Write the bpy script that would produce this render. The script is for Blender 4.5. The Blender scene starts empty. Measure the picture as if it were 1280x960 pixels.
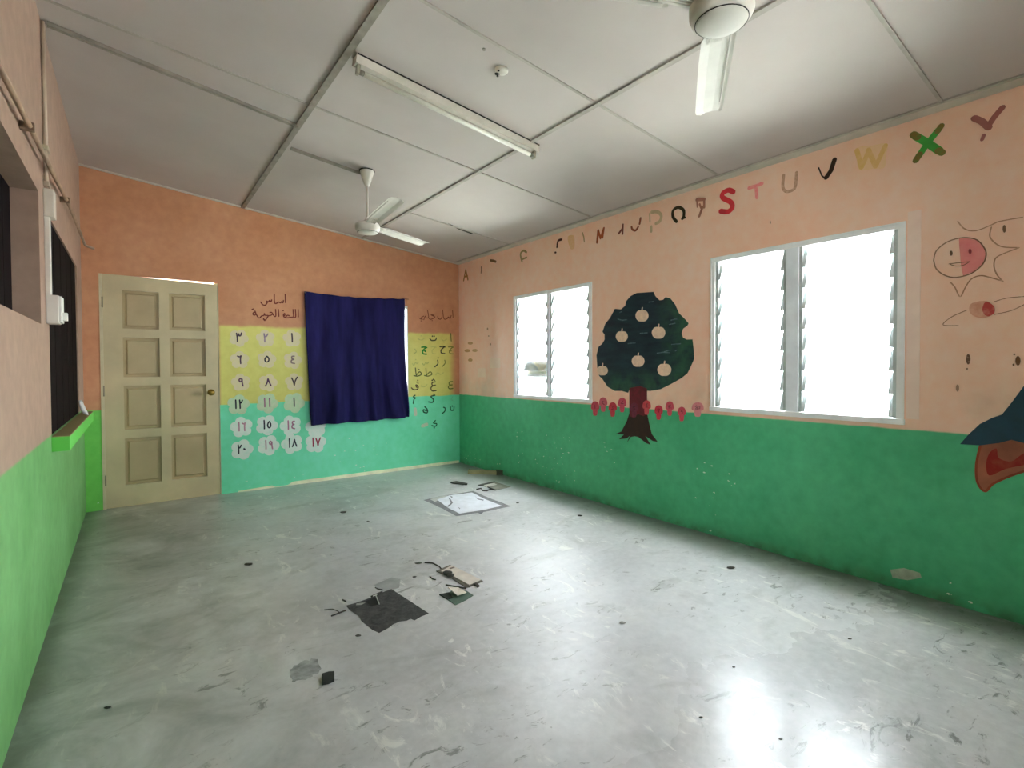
import bpy, bmesh, math, random
from mathutils import Vector, Matrix
from mathutils.geometry import tessellate_polygon
from math import sin, cos, pi, radians

random.seed(7)
SC = bpy.context.scene
COL = SC.collection

# ------------------------------------------------------------------ camera, light, exposure
F_PX, PX, PY = 637.49, 640.0, 470.55
CAM = Vector((-3.3083, -5.5783, 1.2123))
_y, _p, _r = radians(-36.5718), radians(-1.0998), radians(-0.2705)
FW = Vector((-sin(_y) * cos(_p), cos(_y) * cos(_p), sin(_p)))
_rt = Vector((cos(_y), sin(_y), 0))
_up = _rt.cross(FW)
RT = _rt * cos(_r) + _up * sin(_r)
UP = -_rt * sin(_r) + _up * cos(_r)
cam = bpy.data.cameras.new('camera')
cam.sensor_width = 36
cam.lens = 36 * F_PX / 1280
cam.shift_y = (PY - 480) / 1280
cam.clip_start = 0.02
camo = bpy.data.objects.new('camera', cam)
M = Matrix((RT, UP, -FW)).transposed().to_4x4()
M.translation = CAM
camo.matrix_world = M
COL.objects.link(camo)
SC.camera = camo

SC.view_settings.view_transform = 'Standard'
SC.view_settings.look = 'None'
SC.view_settings.gamma = 1
SC.view_settings.use_curve_mapping = False
SC.view_settings.exposure = 5.05
SKY = 1.0

world = bpy.data.worlds.new('overcast_sky')
SC.world = world
world.use_nodes = True
bg = world.node_tree.nodes['Background']
bg.inputs[0].default_value = (0.88, 0.95, 1.0, 1)
bg.inputs[1].default_value = SKY
SC.cycles.max_bounces = 10
SC.cycles.diffuse_bounces = 7
SC.cycles.transparent_max_bounces = 16
SC.cycles.sample_clamp_indirect = 4

# room: back wall y=0, window wall x=0, left wall x=-W, ceiling sloping up to the left
W = 3.648
H0, HX = 2.5084, -0.1117
YR = -6.5
def HC(x): return H0 + HX * x

def portal(name, loc, rot, sx, sy):
    l = bpy.data.lights.new(name, 'AREA')
    l.shape = 'RECTANGLE'; l.size = sx; l.size_y = sy
    l.cycles.is_portal = True
    o = bpy.data.objects.new(name, l)
    o.location = loc; o.rotation_euler = rot
    COL.objects.link(o)
WIN = [(-2.33, -1.165, 0.885, 1.968), (-4.64, -3.502, 0.895, 1.975)]
FILLWIN = (-2.3, -1.5, 1.3, 2.2)  # unseen rear opening, added to brighten the room with fill daylight
for k, (a, b, z0, z1) in enumerate(WIN):
    portal('daylight_portal', (0.15, (a + b) / 2, (z0 + z1) / 2), (0, radians(90), 0), z1 - z0, b - a)
portal('daylight_portal', ((FILLWIN[0] + FILLWIN[1]) / 2, YR - 0.15, (FILLWIN[2] + FILLWIN[3]) / 2), (radians(90), 0, 0), FILLWIN[1] - FILLWIN[0], FILLWIN[3] - FILLWIN[2])

# ------------------------------------------------------------------ survey helpers: where a sight line meets a surface
def hit(u, v, n, c):
    d = FW + RT * ((u - PX) / F_PX) - UP * ((v - PY) / F_PX)
    n = Vector(n)
    return CAM + d * ((c - n.dot(CAM)) / n.dot(d))
class Surf:
    def __init__(s, n, c, room): s.n = Vector(n); s.c = c; s.room = Vector(room).normalized()
    def at(s, u, v): return hit(u, v, s.n, s.c)
    def px(s, u, v): return (s.at(u, v + .5) - s.at(u, v - .5)).length
RIGHT = Surf((1, 0, 0), 0, (-1, 0, 0))
BACK = Surf((0, 1, 0), 0, (0, -1, 0))
LEFT = Surf((1, 0, 0), -W, (1, 0, 0))
FLOOR = Surf((0, 0, 1), 0, (0, 0, 1))
CEIL = Surf((-HX, 0, 1), H0, (HX, 0, -1))

# ------------------------------------------------------------------ materials
def lin(c):
    c = c / 255
    return c / 12.92 if c <= .04045 else ((c + .055) / 1.055) ** 2.4
def rgb(c): return (lin(c[0]), lin(c[1]), lin(c[2]), 1)
class NT:
    def __init__(s, name):
        s.m = bpy.data.materials.new(name); s.m.use_nodes = True
        s.t = s.m.node_tree; s.b = s.t.nodes['Principled BSDF']; s.out = s.t.nodes['Material Output']
    def n(s, t, **k):
        o = s.t.nodes.new(t)
        for a, v in k.items():
            if a.startswith('i_'): o.inputs[int(a[2:])].default_value = v
            else: setattr(o, a, v)
        return o
    def l(s, a, b): s.t.links.new(a, b)
    def pos(s): return s.n('ShaderNodeNewGeometry').outputs['Position']
    def noise(s, scale, detail=4, rough=.55, vec=None, dist=0):
        o = s.n('ShaderNodeTexNoise'); o.inputs['Scale'].default_value = scale
        o.inputs['Detail'].default_value = detail; o.inputs['Roughness'].default_value = rough
        o.inputs['Distortion'].default_value = dist
        s.l(vec or s.pos(), o.inputs['Vector']); return o.outputs['Fac']
    def ramp(s, fac, a, b, c0=(0, 0, 0, 1), c1=(1, 1, 1, 1)):
        o = s.n('ShaderNodeValToRGB'); e = o.color_ramp.elements
        e[0].position = a; e[1].position = b; e[0].color = c0; e[1].color = c1
        s.l(fac, o.inputs[0]); return o.outputs[0]
    def mix(s, fac, a, b, mode='MIX'):
        o = s.n('ShaderNodeMix', data_type='RGBA', blend_type=mode)
        for i, v in ((0, fac), (6, a), (7, b)):
            if isinstance(v, (int, float)): o.inputs[i].default_value = v
            elif isinstance(v, tuple): o.inputs[i].default_value = v
            else: s.l(v, o.inputs[i])
        return o.outputs[2]
    def math(s, op, a, b=0.0, c=0.0, clamp=False):
        o = s.n('ShaderNodeMath', operation=op, use_clamp=clamp)
        for i, v in enumerate((a, b, c)):
            if isinstance(v, (int, float)): o.inputs[i].default_value = v
            else: s.l(v, o.inputs[i])
        return o.outputs[0]
    def map(s, x, a, b):      # smooth 0..1 between a and b
        o = s.n('ShaderNodeMapRange', interpolation_type='SMOOTHSTEP')
        s.l(x, o.inputs[0]); o.inputs[1].default_value = a; o.inputs[2].default_value = b
        return o.outputs[0]
    def xyz(s):
        o = s.n('ShaderNodeSeparateXYZ'); s.l(s.pos(), o.inputs[0]); return o.outputs
    def scaled(s, k):
        o = s.n('ShaderNodeMapping'); o.inputs['Scale'].default_value = k; s.l(s.pos(), o.inputs[0]); return o.outputs[0]
    def bump(s, h, strength, dist=.01):
        o = s.n('ShaderNodeBump'); o.inputs['Strength'].default_value = strength; o.inputs['Distance'].default_value = dist
        s.l(h, o.inputs['Height']); s.l(o.outputs[0], s.b.inputs['Normal'])
    def fin(s, col, rough, spec=.5, metal=0):
        for i, v in (('Base Color', col), ('Roughness', rough)):
            if isinstance(v, (int, float, tuple)): s.b.inputs[i].default_value = v
            else: s.l(v, s.b.inputs[i])
        s.b.inputs['Specular IOR Level'].default_value = spec
        s.b.inputs['Metallic'].default_value = metal
        return s.m
_cache = {}
def plain(c, rough=.6, var=.12, scale=9, metal=0, spec=.4, bump=0):
    key = (c, rough, var, scale, metal, bump)
    if key not in _cache:
        t = NT('paint_%d_%d_%d' % c)
        f = t.noise(scale, 5)
        col = t.mix(t.ramp(f, .3, .7), rgb(tuple(max(0, int(x * (1 - var))) for x in c)), rgb(tuple(min(255, int(x * (1 + var * .5))) for x in c)))
        if bump: t.bump(t.noise(scale * 6, 4), bump, .004)
        _cache[key] = t.fin(col, rough, spec, metal)
    return _cache[key]
UNDER = (250, 204, 176)
def worn(c, cover=.5, scale=60, soft=.1, under=None):
    """thin paint film that lets the colour underneath through in spots"""
    under = under or UNDER
    key = ('w', c, cover, scale, under)
    if key not in _cache:
        t = NT('worn_paint_%d_%d_%d' % c)
        a = t.ramp(t.noise(scale, 3), 1 - cover - soft, 1 - cover + soft)
        _cache[key] = t.fin(t.mix(a, rgb(under), rgb(c)), .6, .35)
    return _cache[key]

PEACH = (236, 180, 148)
PEACH_R = (238, 190, 166)
PEACH_L = (236, 196, 174)
TEAL = (92, 212, 160)
TEAL_R = (46, 160, 104)
LIME = (132, 222, 122)
YELL = (224, 218, 118)

def wall_mat(kind):
    t = NT('wall_paint_' + kind)
    x, y, z = t.xyz()
    big = t.noise(1.6, 4); fine = t.noise(14, 5)
    if kind == 'back':
        up = t.mix(t.ramp(big, .3, .7), rgb((200, 138, 98)), rgb((212, 154, 116)))
        wob = t.math('MULTIPLY', t.math('SUBTRACT', t.noise(5, 3), .5), .06)
        zz = t.math('ADD', z, wob)
        xx = t.math('ADD', x, wob)
        yel = t.mix(t.ramp(big, .3, .7), rgb((212, 208, 112)), rgb((228, 222, 128)))
        inx = t.math('MULTIPLY', t.map(x, -2.66, -2.63), t.math('SUBTRACT', 1.0, t.map(xx, -.16, -.04)))
        inz = t.math('SUBTRACT', 1.0, t.map(zz, 1.60, 1.64))
        col = t.mix(t.math('MULTIPLY', inx, inz), up, yel)
        gr = t.mix(t.ramp(big, .3, .7), rgb((108, 222, 174)), rgb((128, 234, 194)))
        lim = t.mix(t.ramp(big, .3, .7), rgb((110, 200, 84)), rgb((126, 212, 98)))
        gr = t.mix(t.math('SUBTRACT', 1.0, t.map(x, -3.3, -3.2)), gr, lim)
        zg = t.math('ADD', z, t.math('MULTIPLY', wob, .5))
        col = t.mix(t.math('SUBTRACT', 1.0, t.map(zg, .855, .865)), col, gr)
        chipz = (0.02, .5); chips = .70
    elif kind == 'right':
        up = t.mix(t.ramp(big, .3, .7), rgb((253, 202, 172)), rgb((255, 216, 192)))
        # patched square of fresh filler and grubby lower band
        grub = t.math('MULTIPLY', t.math('SUBTRACT', 1.0, t.map(z, 1.0, 1.22)), t.ramp(t.noise(2.2, 4), .45, .62))
        up = t.mix(t.math('MULTIPLY', grub, .35), up, rgb((200, 184, 160)))
        gr = t.mix(t.ramp(big, .3, .7), rgb((74, 180, 128)), rgb((92, 194, 142)))
        zg = t.math('ADD', z, t.math('MULTIPLY', t.math('SUBTRACT', t.noise(6, 3), .5), .012))
        col = t.mix(t.math('SUBTRACT', 1.0, t.map(zg, .862, .872)), up, gr)
        # blotchy darker band along the foot of the wall
        foot_band = t.math('MULTIPLY', t.math('SUBTRACT', 1.0, t.map(z, .0, .09)), t.ramp(t.noise(9, 5), .35, .65))
        col = t.mix(t.math('MULTIPLY', foot_band, .6), col, rgb((74, 84, 66)))
        chipz = (.02, .55); chips = .69
    elif kind == 'left':
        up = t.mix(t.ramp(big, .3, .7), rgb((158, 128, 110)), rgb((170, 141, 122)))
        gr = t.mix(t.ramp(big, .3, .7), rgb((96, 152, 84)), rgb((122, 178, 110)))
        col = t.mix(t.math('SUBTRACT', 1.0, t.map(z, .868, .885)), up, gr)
        chipz = None
    else:
        up = rgb(PEACH_R)
        col = t.mix(t.math('SUBTRACT', 1.0, t.map(z, .868, .88)), up, rgb((70, 180, 120)))
        chipz = None
    if chipz:
        v = t.n('ShaderNodeTexVoronoi'); v.inputs['Scale'].default_value = 16; t.l(t.scaled((1, 1, 2.0)), v.inputs['Vector'])
        spk = t.math('LESS_THAN', v.outputs['Distance'], .16)
        clus = t.math('GREATER_THAN', t.noise(1.9, 3), .56)
        rag = t.math('GREATER_THAN', t.noise(45, 3), .5)
        zone = t.math('MULTIPLY', t.math('GREATER_THAN', z, chipz[0]), t.math('LESS_THAN', z, chipz[1]))
        m = t.math('MULTIPLY', t.math('MULTIPLY', spk, clus), t.math('MULTIPLY', rag, zone))
        col = t.mix(m, col, rgb((222, 236, 220)))
    col = t.mix(.10, col, t.ramp(fine, .3, .7), 'OVERLAY')
    t.bump(t.noise(30, 6), .12, .006)
    return t.fin(col, .55, .35)

def floor_mat():
    t = NT('worn_concrete')
    big = t.noise(.9, 5, .6, dist=.6); mid = t.noise(3.2, 6, .62, dist=1.0); fine = t.noise(22, 6, .65)
    col = t.mix(t.ramp(big, .32, .68), rgb((172, 173, 176)), rgb((208, 209, 212)))
    col = t.mix(t.math('MULTIPLY', t.ramp(mid, .5, .72), .45), col, rgb((203, 203, 199)))
    dk = t.noise(1.7, 5, .6, t.scaled((1.0, 1.6, 1)), 1.2)
    col = t.mix(t.math('MULTIPLY', t.ramp(dk, .54, .74), .5), col, rgb((112, 116, 110)))
    # pale glue smears and scratches
    sm = t.noise(7, 7, .7, t.scaled((1.0, .45, 1)), 2.2)
    sm2 = t.noise(2.1, 3)
    col = t.mix(t.math('MULTIPLY', t.math('MULTIPLY', t.ramp(sm, .57, .64), t.ramp(sm2, .44, .54)), .85), col, rgb((226, 226, 222)))
    sk = t.noise(11, 6, .7, t.scaled((.6, 1.3, 1)), 1.5)
    col = t.mix(t.math('MULTIPLY', t.math('MULTIPLY', t.ramp(sk, .59, .66), t.ramp(t.noise(1.3, 3), .44, .54)), .75), col, rgb((84, 88, 82)))
    col = t.mix(.12, col, t.ramp(fine, .3, .7), 'OVERLAY')
    x, y, z = t.xyz()
    # dimmer light toward the left painted into the floor colour, broken by noise
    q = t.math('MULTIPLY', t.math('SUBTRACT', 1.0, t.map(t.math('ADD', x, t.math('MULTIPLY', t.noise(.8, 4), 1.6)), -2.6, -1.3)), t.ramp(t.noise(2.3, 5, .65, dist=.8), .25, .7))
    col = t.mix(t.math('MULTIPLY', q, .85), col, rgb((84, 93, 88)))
    # grime where floor meets the walls, with shade under the windows painted in
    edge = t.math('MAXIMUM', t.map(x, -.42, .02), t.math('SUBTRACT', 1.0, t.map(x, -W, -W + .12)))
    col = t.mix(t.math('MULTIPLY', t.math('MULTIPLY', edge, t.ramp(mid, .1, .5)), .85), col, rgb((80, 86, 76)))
    t.bump(t.math('ADD', mid, t.math('MULTIPLY', fine, .25)), .05, .010)
    r = t.ramp(mid, .3, .75, (.38, .38, .38, 1), (.55, .55, .55, 1))
    t.b.inputs['Coat Weight'].default_value = .9
    wear = t.map(t.math('ADD', y, t.math('MULTIPLY', t.noise(1.2, 4), 1.2)), -4.3, -3.0)   # trodden smooth near the viewer, rougher beyond
    t.l(t.math('ADD', t.math('MULTIPLY', t.noise(4, 5), .16), t.math('ADD', .14, t.math('MULTIPLY', wear, .24))), t.b.inputs['Coat Roughness'])
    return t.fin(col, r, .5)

def ceil_mat():
    t = NT('ceiling_board')
    big = t.noise(1.1, 4); st = t.noise(2.4, 5, .6, dist=.8)
    col = t.mix(t.ramp(big, .3, .7), rgb((182, 172, 166)), rgb((196, 186, 180)))
    col = t.mix(t.math('MULTIPLY', t.ramp(st, .58, .75), .25), col, rgb((190, 180, 160)))
    t.bump(t.noise(40, 5), .06, .004)
    return t.fin(col, .75, .2)

def glass_mat():
    t = NT('louver_glass')
    tr = t.n('ShaderNodeBsdfTransparent'); tr.inputs[0].default_value = (.97, .985, .98, 1)
    gl = t.n('ShaderNodeBsdfGlossy'); gl.inputs['Roughness'].default_value = .05
    fr = t.n('ShaderNodeFresnel'); fr.inputs[0].default_value = 1.45
    mx = t.n('ShaderNodeMixShader')
    t.l(t.math('MULTIPLY', fr.outputs[0], .8), mx.inputs[0]); t.l(tr.outputs[0], mx.inputs[1]); t.l(gl.outputs[0], mx.inputs[2])
    t.l(mx.outputs[0], t.out.inputs[0])
    return t.m

def hedge_mat():
    t = NT('hedge_leaves')
    f = t.noise(3.2, 5, .65, t.scaled((1, 2.2, .8)))
    col = t.mix(t.ramp(f, .42, .60), (.006, .009, .003, 1), (.040, .040, .020, 1))
    return t.fin(col, .8, .1)

def cloth_mat():
    t = NT('navy_cloth')
    x, y, z = t.xyz()
    w = t.noise(3, 4, vec=t.scaled((4, 4, .6)))
    col = t.mix(t.ramp(w, .3, .7), rgb((26, 23, 66)), rgb((40, 38, 94)))
    wv = t.n('ShaderNodeTexWave'); wv.inputs['Scale'].default_value = 90; t.l(t.pos(), wv.inputs['Vector'])
    t.bump(wv.outputs['Fac'], .05, .002)
    m = t.fin(col, .85, .15)
    return m

M_WHITE = plain((236, 236, 230), .45, .05)
M_FRAME = plain((252, 252, 250), .4, .06)
M_ALU = plain((196, 204, 204), .4, .08, metal=.3)
M_MULL = plain((240, 244, 250), .45, .05)
M_DOOR = plain((206, 190, 152), .42, .07, 3)
M_BRASS = plain((168, 140, 70), .28, .1, metal=1)
M_DARK = plain((22, 13, 13), .9, .2, 5, spec=.1)
M_TRIM = plain((205, 199, 186), .7, .06)
M_JOINT = plain((176, 168, 158), .8, .1)
M_JOINTD = plain((150, 143, 131), .8, .15)
M_CORD = plain((164, 136, 112), .6, .15)
M_PVC = plain((188, 166, 144), .5, .06)
M_SWITCH = plain((232, 230, 222), .35, .04)
M_FAN = plain((214, 208, 198), .6, .04, spec=.2)
M_GAP = plain((40, 38, 32), .8, .1)
M_GLASS = glass_mat()
M_CLOTH = cloth_mat()
M_WB, M_WR, M_WL, M_WX = wall_mat('back'), wall_mat('right'), wall_mat('left'), wall_mat('rear')
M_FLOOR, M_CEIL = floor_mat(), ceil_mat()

# ------------------------------------------------------------------ mesh helpers
class MB:
    def __init__(s): s.bm = bmesh.new()
    def box(s, a, b, bev=0, rot=None, at=None):
        """axis box from corner a to corner b; rot/at = matrix about a point"""
        a, b = Vector(a), Vector(b)
        c = (a + b) / 2; d = b - a
        r = bmesh.ops.create_cube(s.bm, size=1)
        vs = r['verts']
        for v in vs: v.co = Vector((v.co.x * d.x, v.co.y * d.y, v.co.z * d.z)) + c
        if rot is not None:
            for v in vs: v.co = rot @ (v.co - at) + at
        if bev:
            es = list({e for v in vs for e in v.link_edges})
            bmesh.ops.bevel(s.bm, geom=es, offset=bev, segments=2, affect='EDGES', profile=.6)
        return s
    def obox(s, p0, p1, w, h, up=Vector((0, 0, 1)), bev=0):
        """bar from p0 to p1, width w across, height h along up"""
        p0, p1 = Vector(p0), Vector(p1); d = p1 - p0; L = d.length; d = d / L
        side = d.cross(up).normalized(); u2 = side.cross(d)
        r = bmesh.ops.create_cube(s.bm, size=1); vs = r['verts']
        for v in vs: v.co = (p0 + p1) / 2 + d * (v.co.x * L) + side * (v.co.y * w) + u2 * (v.co.z * h)
        if bev:
            es = list({e for v in vs for e in v.link_edges})
            bmesh.ops.bevel(s.bm, geom=es, offset=bev, segments=2, affect='EDGES')
        return s
    def tube(s, pts, r, n=10, cap=True):
        pts = [Vector(p) for p in pts]
        rs = r if isinstance(r, (list, tuple)) else [r] * len(pts)
        rings = []
        for i, p in enumerate(pts):
            d = (pts[min(i + 1, len(pts) - 1)] - pts[max(i - 1, 0)]).normalized()
            a = d.cross(Vector((0, 0, 1)) if abs(d.z) < .9 else Vector((1, 0, 0))).normalized(); b = d.cross(a)
            rings.append([s.bm.verts.new(p + (a * cos(2 * pi * k / n) + b * sin(2 * pi * k / n)) * rs[i]) for k in range(n)])
        for A, B in zip(rings, rings[1:]):
            for k in range(n):
                f = s.bm.faces.new((A[k], A[(k + 1) % n], B[(k + 1) % n], B[k])); f.smooth = True
        if cap:
            s.bm.faces.new(rings[0][::-1]); s.bm.faces.new(rings[-1])
        return s
    def lathe(s, prof, c=(0, 0, 0), n=32, smooth=True):
        c = Vector(c); rings = []
        for r, z in prof:
            if r < 1e-5: rings.append([s.bm.verts.new(c + Vector((0, 0, z)))])
            else: rings.append([s.bm.verts.new(c + Vector((r * cos(2 * pi * k / n), r * sin(2 * pi * k / n), z))) for k in range(n)])
        for A, B in zip(rings, rings[1:]):
            for k in range(n):
                k2 = (k + 1) % n
                if len(A) == 1 and len(B) == 1: continue
                if len(A) == 1: f = s.bm.faces.new((A[0], B[k2], B[k]))
                elif len(B) == 1: f = s.bm.faces.new((A[k], A[k2], B[0]))
                else: f = s.bm.faces.new((A[k], A[k2], B[k2], B[k]))
                f.smooth = smooth
        return s
    def sheet(s, outline, n, base, thick):
        """filled outline (3-D points on a plane) raised along n from base to base+thick"""
        n = Vector(n)
        lo = [s.bm.verts.new(Vector(p) + n * base) for p in outline]
        hi = [s.bm.verts.new(Vector(p) + n * (base + thick)) for p in outline]
        k = len(lo)
        for a, b, c in tessellate_polygon([[v.co for v in hi]]):
            s.bm.faces.new((hi[a], hi[b], hi[c])); s.bm.faces.new((lo[c], lo[b], lo[a]))
        for i in range(k): s.bm.faces.new((lo[i], lo[(i + 1) % k], hi[(i + 1) % k], hi[i]))
        return s
    def ribbon(s, pts, w, n, base, thick, round_=True):
        """brush stroke along 3-D points on a plane: one closed strip with rounded ends"""
        n = Vector(n); pts = [Vector(p) for p in pts]
        ws = w if isinstance(w, (list, tuple)) else [w] * len(pts)
        L, R = [], []
        k = len(pts)
        for i, p in enumerate(pts):
            d = pts[min(i + 1, k - 1)] - pts[max(i - 1, 0)]
            if d.length < 1e-7: d = Vector((0, 0, 1)) if abs(n.z) < .5 else Vector((1, 0, 0))
            d.normalize(); sd = n.cross(d)
            L.append(p + sd * ws[i] / 2); R.append(p - sd * ws[i] / 2)
        def cap(p, d, w):
            sd = n.cross(d)
            return [p + (d * sin(a) + sd * cos(a)) * w / 2 for a in (pi * .25, pi * .5, pi * .75)]
        d1 = (pts[-1] - pts[-2]).normalized(); d0 = (pts[0] - pts[1]).normalized()
        top = []
        for j, (A, B) in enumerate(zip(L, R)): top.append((s.bm.verts.new(A + n * (base + thick)), s.bm.verts.new(B + n * (base + thick))))
        for (a, b), (c, d) in zip(top, top[1:]): s.bm.faces.new((b, a, c, d)) if False else s.bm.faces.new((a, b, d, c))
        if round_:
            for (a, b), p, d, w_ in ((top[-1], pts[-1], d1, ws[-1]), ((top[0][1], top[0][0]), pts[0], d0, ws[0])):
                cs = [s.bm.verts.new(q + n * (base + thick)) for q in cap(p, d, w_)]
                s.bm.faces.new([a] + cs[::1] + [b]) if False else s.bm.faces.new([b, *cs[::-1], a])
        return s
    def disc(s, c, rx, ry, ax, ay, n, base, thick, k=20):
        pts = [Vector(c) + ax * (rx * cos(2 * pi * i / k)) + ay * (ry * sin(2 * pi * i / k)) for i in range(k)]
        return s.sheet(pts, n, base, thick)
    def done(s, name, mat, parent=None, smooth=None):
        bmesh.ops.recalc_face_normals(s.bm, faces=s.bm.faces)
        me = bpy.data.meshes.new(name); s.bm.to_mesh(me); s.bm.free()
        for m in (mat if isinstance(mat, (list, tuple)) else [mat]): me.materials.append(m)
        o = bpy.data.objects.new(name, me); COL.objects.link(o)
        if parent is not None:
            o.parent = parent
            o.matrix_parent_inverse = Matrix.Translation(parent.location).inverted()
        if smooth:
            for p in me.polygons: p.use_smooth = True
        return o

def thing(name, loc, label, cat, group=None):
    o = bpy.data.objects.new(name, None); COL.objects.link(o)
    o.empty_display_size = .05; o.location = loc
    return tag(o, label, cat, group)
def tag(o, label, cat, group=None, kind=None):
    o['label'] = label; o['category'] = cat
    if group: o['group'] = group
    if kind: o['kind'] = kind
    return o
def struct(o, label, cat):
    o['kind'] = 'structure'; o['label'] = label; o['category'] = cat
    return o
def smooth_line(pts, k=5, closed=False):
    P = [Vector(p) if len(p) == 3 else Vector((p[0], p[1], 0)) for p in pts]; n = len(P); out = []
    if n < 3 and not closed: return P
    rng = n if closed else n - 1
    for i in range(rng):
        g = (lambda j: P[j % n]) if closed else (lambda j: P[max(0, min(n - 1, j))])
        p0, p1, p2, p3 = g(i - 1), g(i), g(i + 1), g(i + 2)
        for q in range(k):
            t = q / k
            out.append(.5 * ((2 * p1) + (p2 - p0) * t + (2 * p0 - 5 * p1 + 4 * p2 - p3) * t * t + (3 * p1 - p0 - 3 * p2 + p3) * t ** 3))
    if not closed: out.append(P[-1])
    return out

# ------------------------------------------------------------------ room shell
T = .12
def wall(name, mat, us, holes, P, N, top):
    """wall in its own (u,z) plane: P(u,z,d) gives 3-D; us = (u0,u1); holes = (u0,u1,z0,z1); top(u) = height"""
    mb = MB(); bm = mb.bm
    U = sorted({us[0], us[1], *[h[0] for h in holes], *[h[1] for h in holes]})
    Z = sorted({0.0, *[h[2] for h in holes], *[h[3] for h in holes]})
    zt = len(Z)
    def inh(i, j):
        u = (U[i] + U[i + 1]) / 2; z = (Z[j] + Z[j + 1]) / 2 if j + 1 < zt else 99
        return any(h[0] < u < h[1] and h[2] < z < h[3] for h in holes)
    vs = {}
    def V(i, j, d):
        if (i, j, d) not in vs: vs[i, j, d] = bm.verts.new(P(U[i], Z[j] if j < zt else top(U[i]), T * d))
        return vs[i, j, d]
    ni, nj = len(U) - 1, zt
    solid = lambda i, j: 0 <= i < ni and 0 <= j < nj and not inh(i, j)
    for i in range(ni):
        for j in range(nj):
            if not solid(i, j): continue
            bm.faces.new((V(i, j, 0), V(i + 1, j, 0), V(i + 1, j + 1, 0), V(i, j + 1, 0)))
            bm.faces.new((V(i, j, 1), V(i, j + 1, 1), V(i + 1, j + 1, 1), V(i + 1, j, 1)))
            for (a, b, q) in (((i, j), (i, j + 1), (i - 1, j)), ((i + 1, j), (i + 1, j + 1), (i + 1, j)), ((i, j), (i + 1, j), (i, j - 1)), ((i, j + 1), (i + 1, j + 1), (i, j + 1))):
                if not solid(*q): bm.faces.new((V(*a, 0), V(*b, 0), V(*b, 1), V(*a, 1)))
    return mb.done(name, mat)

DOOR = (-3.535, -2.648, 0.0, 2.022)
CWIN = (-1.76, -0.700, .74, 1.93)
struct(wall('wall_right', M_WR, (YR, 0.0), [(a, b, c, d) for a, b, c, d in WIN], lambda u, z, d: (d, u, z), None, lambda u: H0), 'peach and green window wall with painted letters and murals', 'wall')
struct(wall('wall_back', M_WB, (-W - T, T), [DOOR, CWIN], lambda u, z, d: (u, d, z), None, lambda u: HC(u)), 'orange peach end wall with yellow patch and teal green lower half', 'wall')
LWA, LWB = (-4.6, -2.385, 1.42, 2.03), (-2.10, -0.44, .87, 2.0)
struct(wall('wall_left', M_WL, (YR, 0.0), [LWA, LWB], lambda u, z, d: (-W - d, u, z), None, lambda u: HC(-W)), 'pale peach and lime green wall with two dark openings', 'wall')
struct(wall('wall_rear', M_WX, (-W - T, T), [FILLWIN], lambda u, z, d: (u, YR - d, z), None, lambda u: HC(u)), 'peach and green wall behind the viewer', 'wall')
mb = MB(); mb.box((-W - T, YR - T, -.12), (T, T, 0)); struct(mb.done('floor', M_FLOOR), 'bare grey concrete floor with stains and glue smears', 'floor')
mb = MB()
for y0, y1 in ((YR - T, T),):
    for d in (0, .06):
        pass
    a = [(-W - T, y0), (T, y0), (T, y1), (-W - T, y1)]
    lo = [mb.bm.verts.new((x, y, HC(x))) for x, y in a]; hi = [mb.bm.verts.new((x, y, HC(x) + .06)) for x, y in a]
    mb.bm.faces.new(lo[::-1]); mb.bm.faces.new(hi)
    for i in range(4): mb.bm.faces.new((lo[i], lo[(i + 1) % 4], hi[(i + 1) % 4], hi[i]))
struct(mb.done('ceiling', M_CEIL), 'sloping off white board ceiling divided by cover strips', 'ceiling')

# ceiling strips
nT = [0]
def cstrip(x0, y0, x1, y1, w, h, mat, label):
    nT[0] += 1
    n = CEIL.room
    p0 = Vector((x0, y0, HC(x0))) + n * (h / 2); p1 = Vector((x1, y1, HC(x1))) + n * (h / 2)
    mb = MB(); mb.obox(p0, p1, w, h, up=n)
    struct(mb.done('trim_%d' % nT[0], mat), label, 'ceiling strip')
cstrip(-2.43, YR, -2.43, -.0, .035, .012, M_JOINTD, 'long ceiling cover strip nearer the left wall')
cstrip(-1.25, YR, -1.25, -.0, .028, .010, M_JOINT, 'long ceiling cover strip nearer the window wall')
cstrip(-.035, YR, -.035, 0, .07, .012, M_TRIM, 'edge strip where ceiling meets the window wall')
cstrip(-.078, YR, -.078, 0, .008, .004, M_JOINT, 'narrow joint beside the window wall edge strip')
cstrip(-W, -.012, 0, -.012, .024, .012, M_TRIM, 'edge strip where ceiling meets the end wall')
for k, y in enumerate((-1.2, -2.4, -3.6, -4.8, -6.0)):
    segs = [(-1.236, -.07)]
    if k in (1, 2, 3): segs.append((-2.41, -1.264))
    if k in (1,): segs.append((-3.63, -2.45))
    yy = y
    for a, b in segs:
        cstrip(a, yy, b, yy, .016, .006, M_JOINT, 'cross joint strip of the ceiling boards, row %s from the end wall' % ('first', 'second', 'third', 'fourth', 'fifth')[k])
# open crack in the last board
mb = MB(); q = [CEIL.at(u, v) for u, v in ((560, 279), (575, 285.4), (591, 291.5), (590, 292.6), (574, 286.8))]
mb.sheet(q, CEIL.room, .0005, .002); o = mb.done('trim_20', M_GAP); struct(o, 'short dark crack in ceiling board near the far corner', 'ceiling crack')

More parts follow.
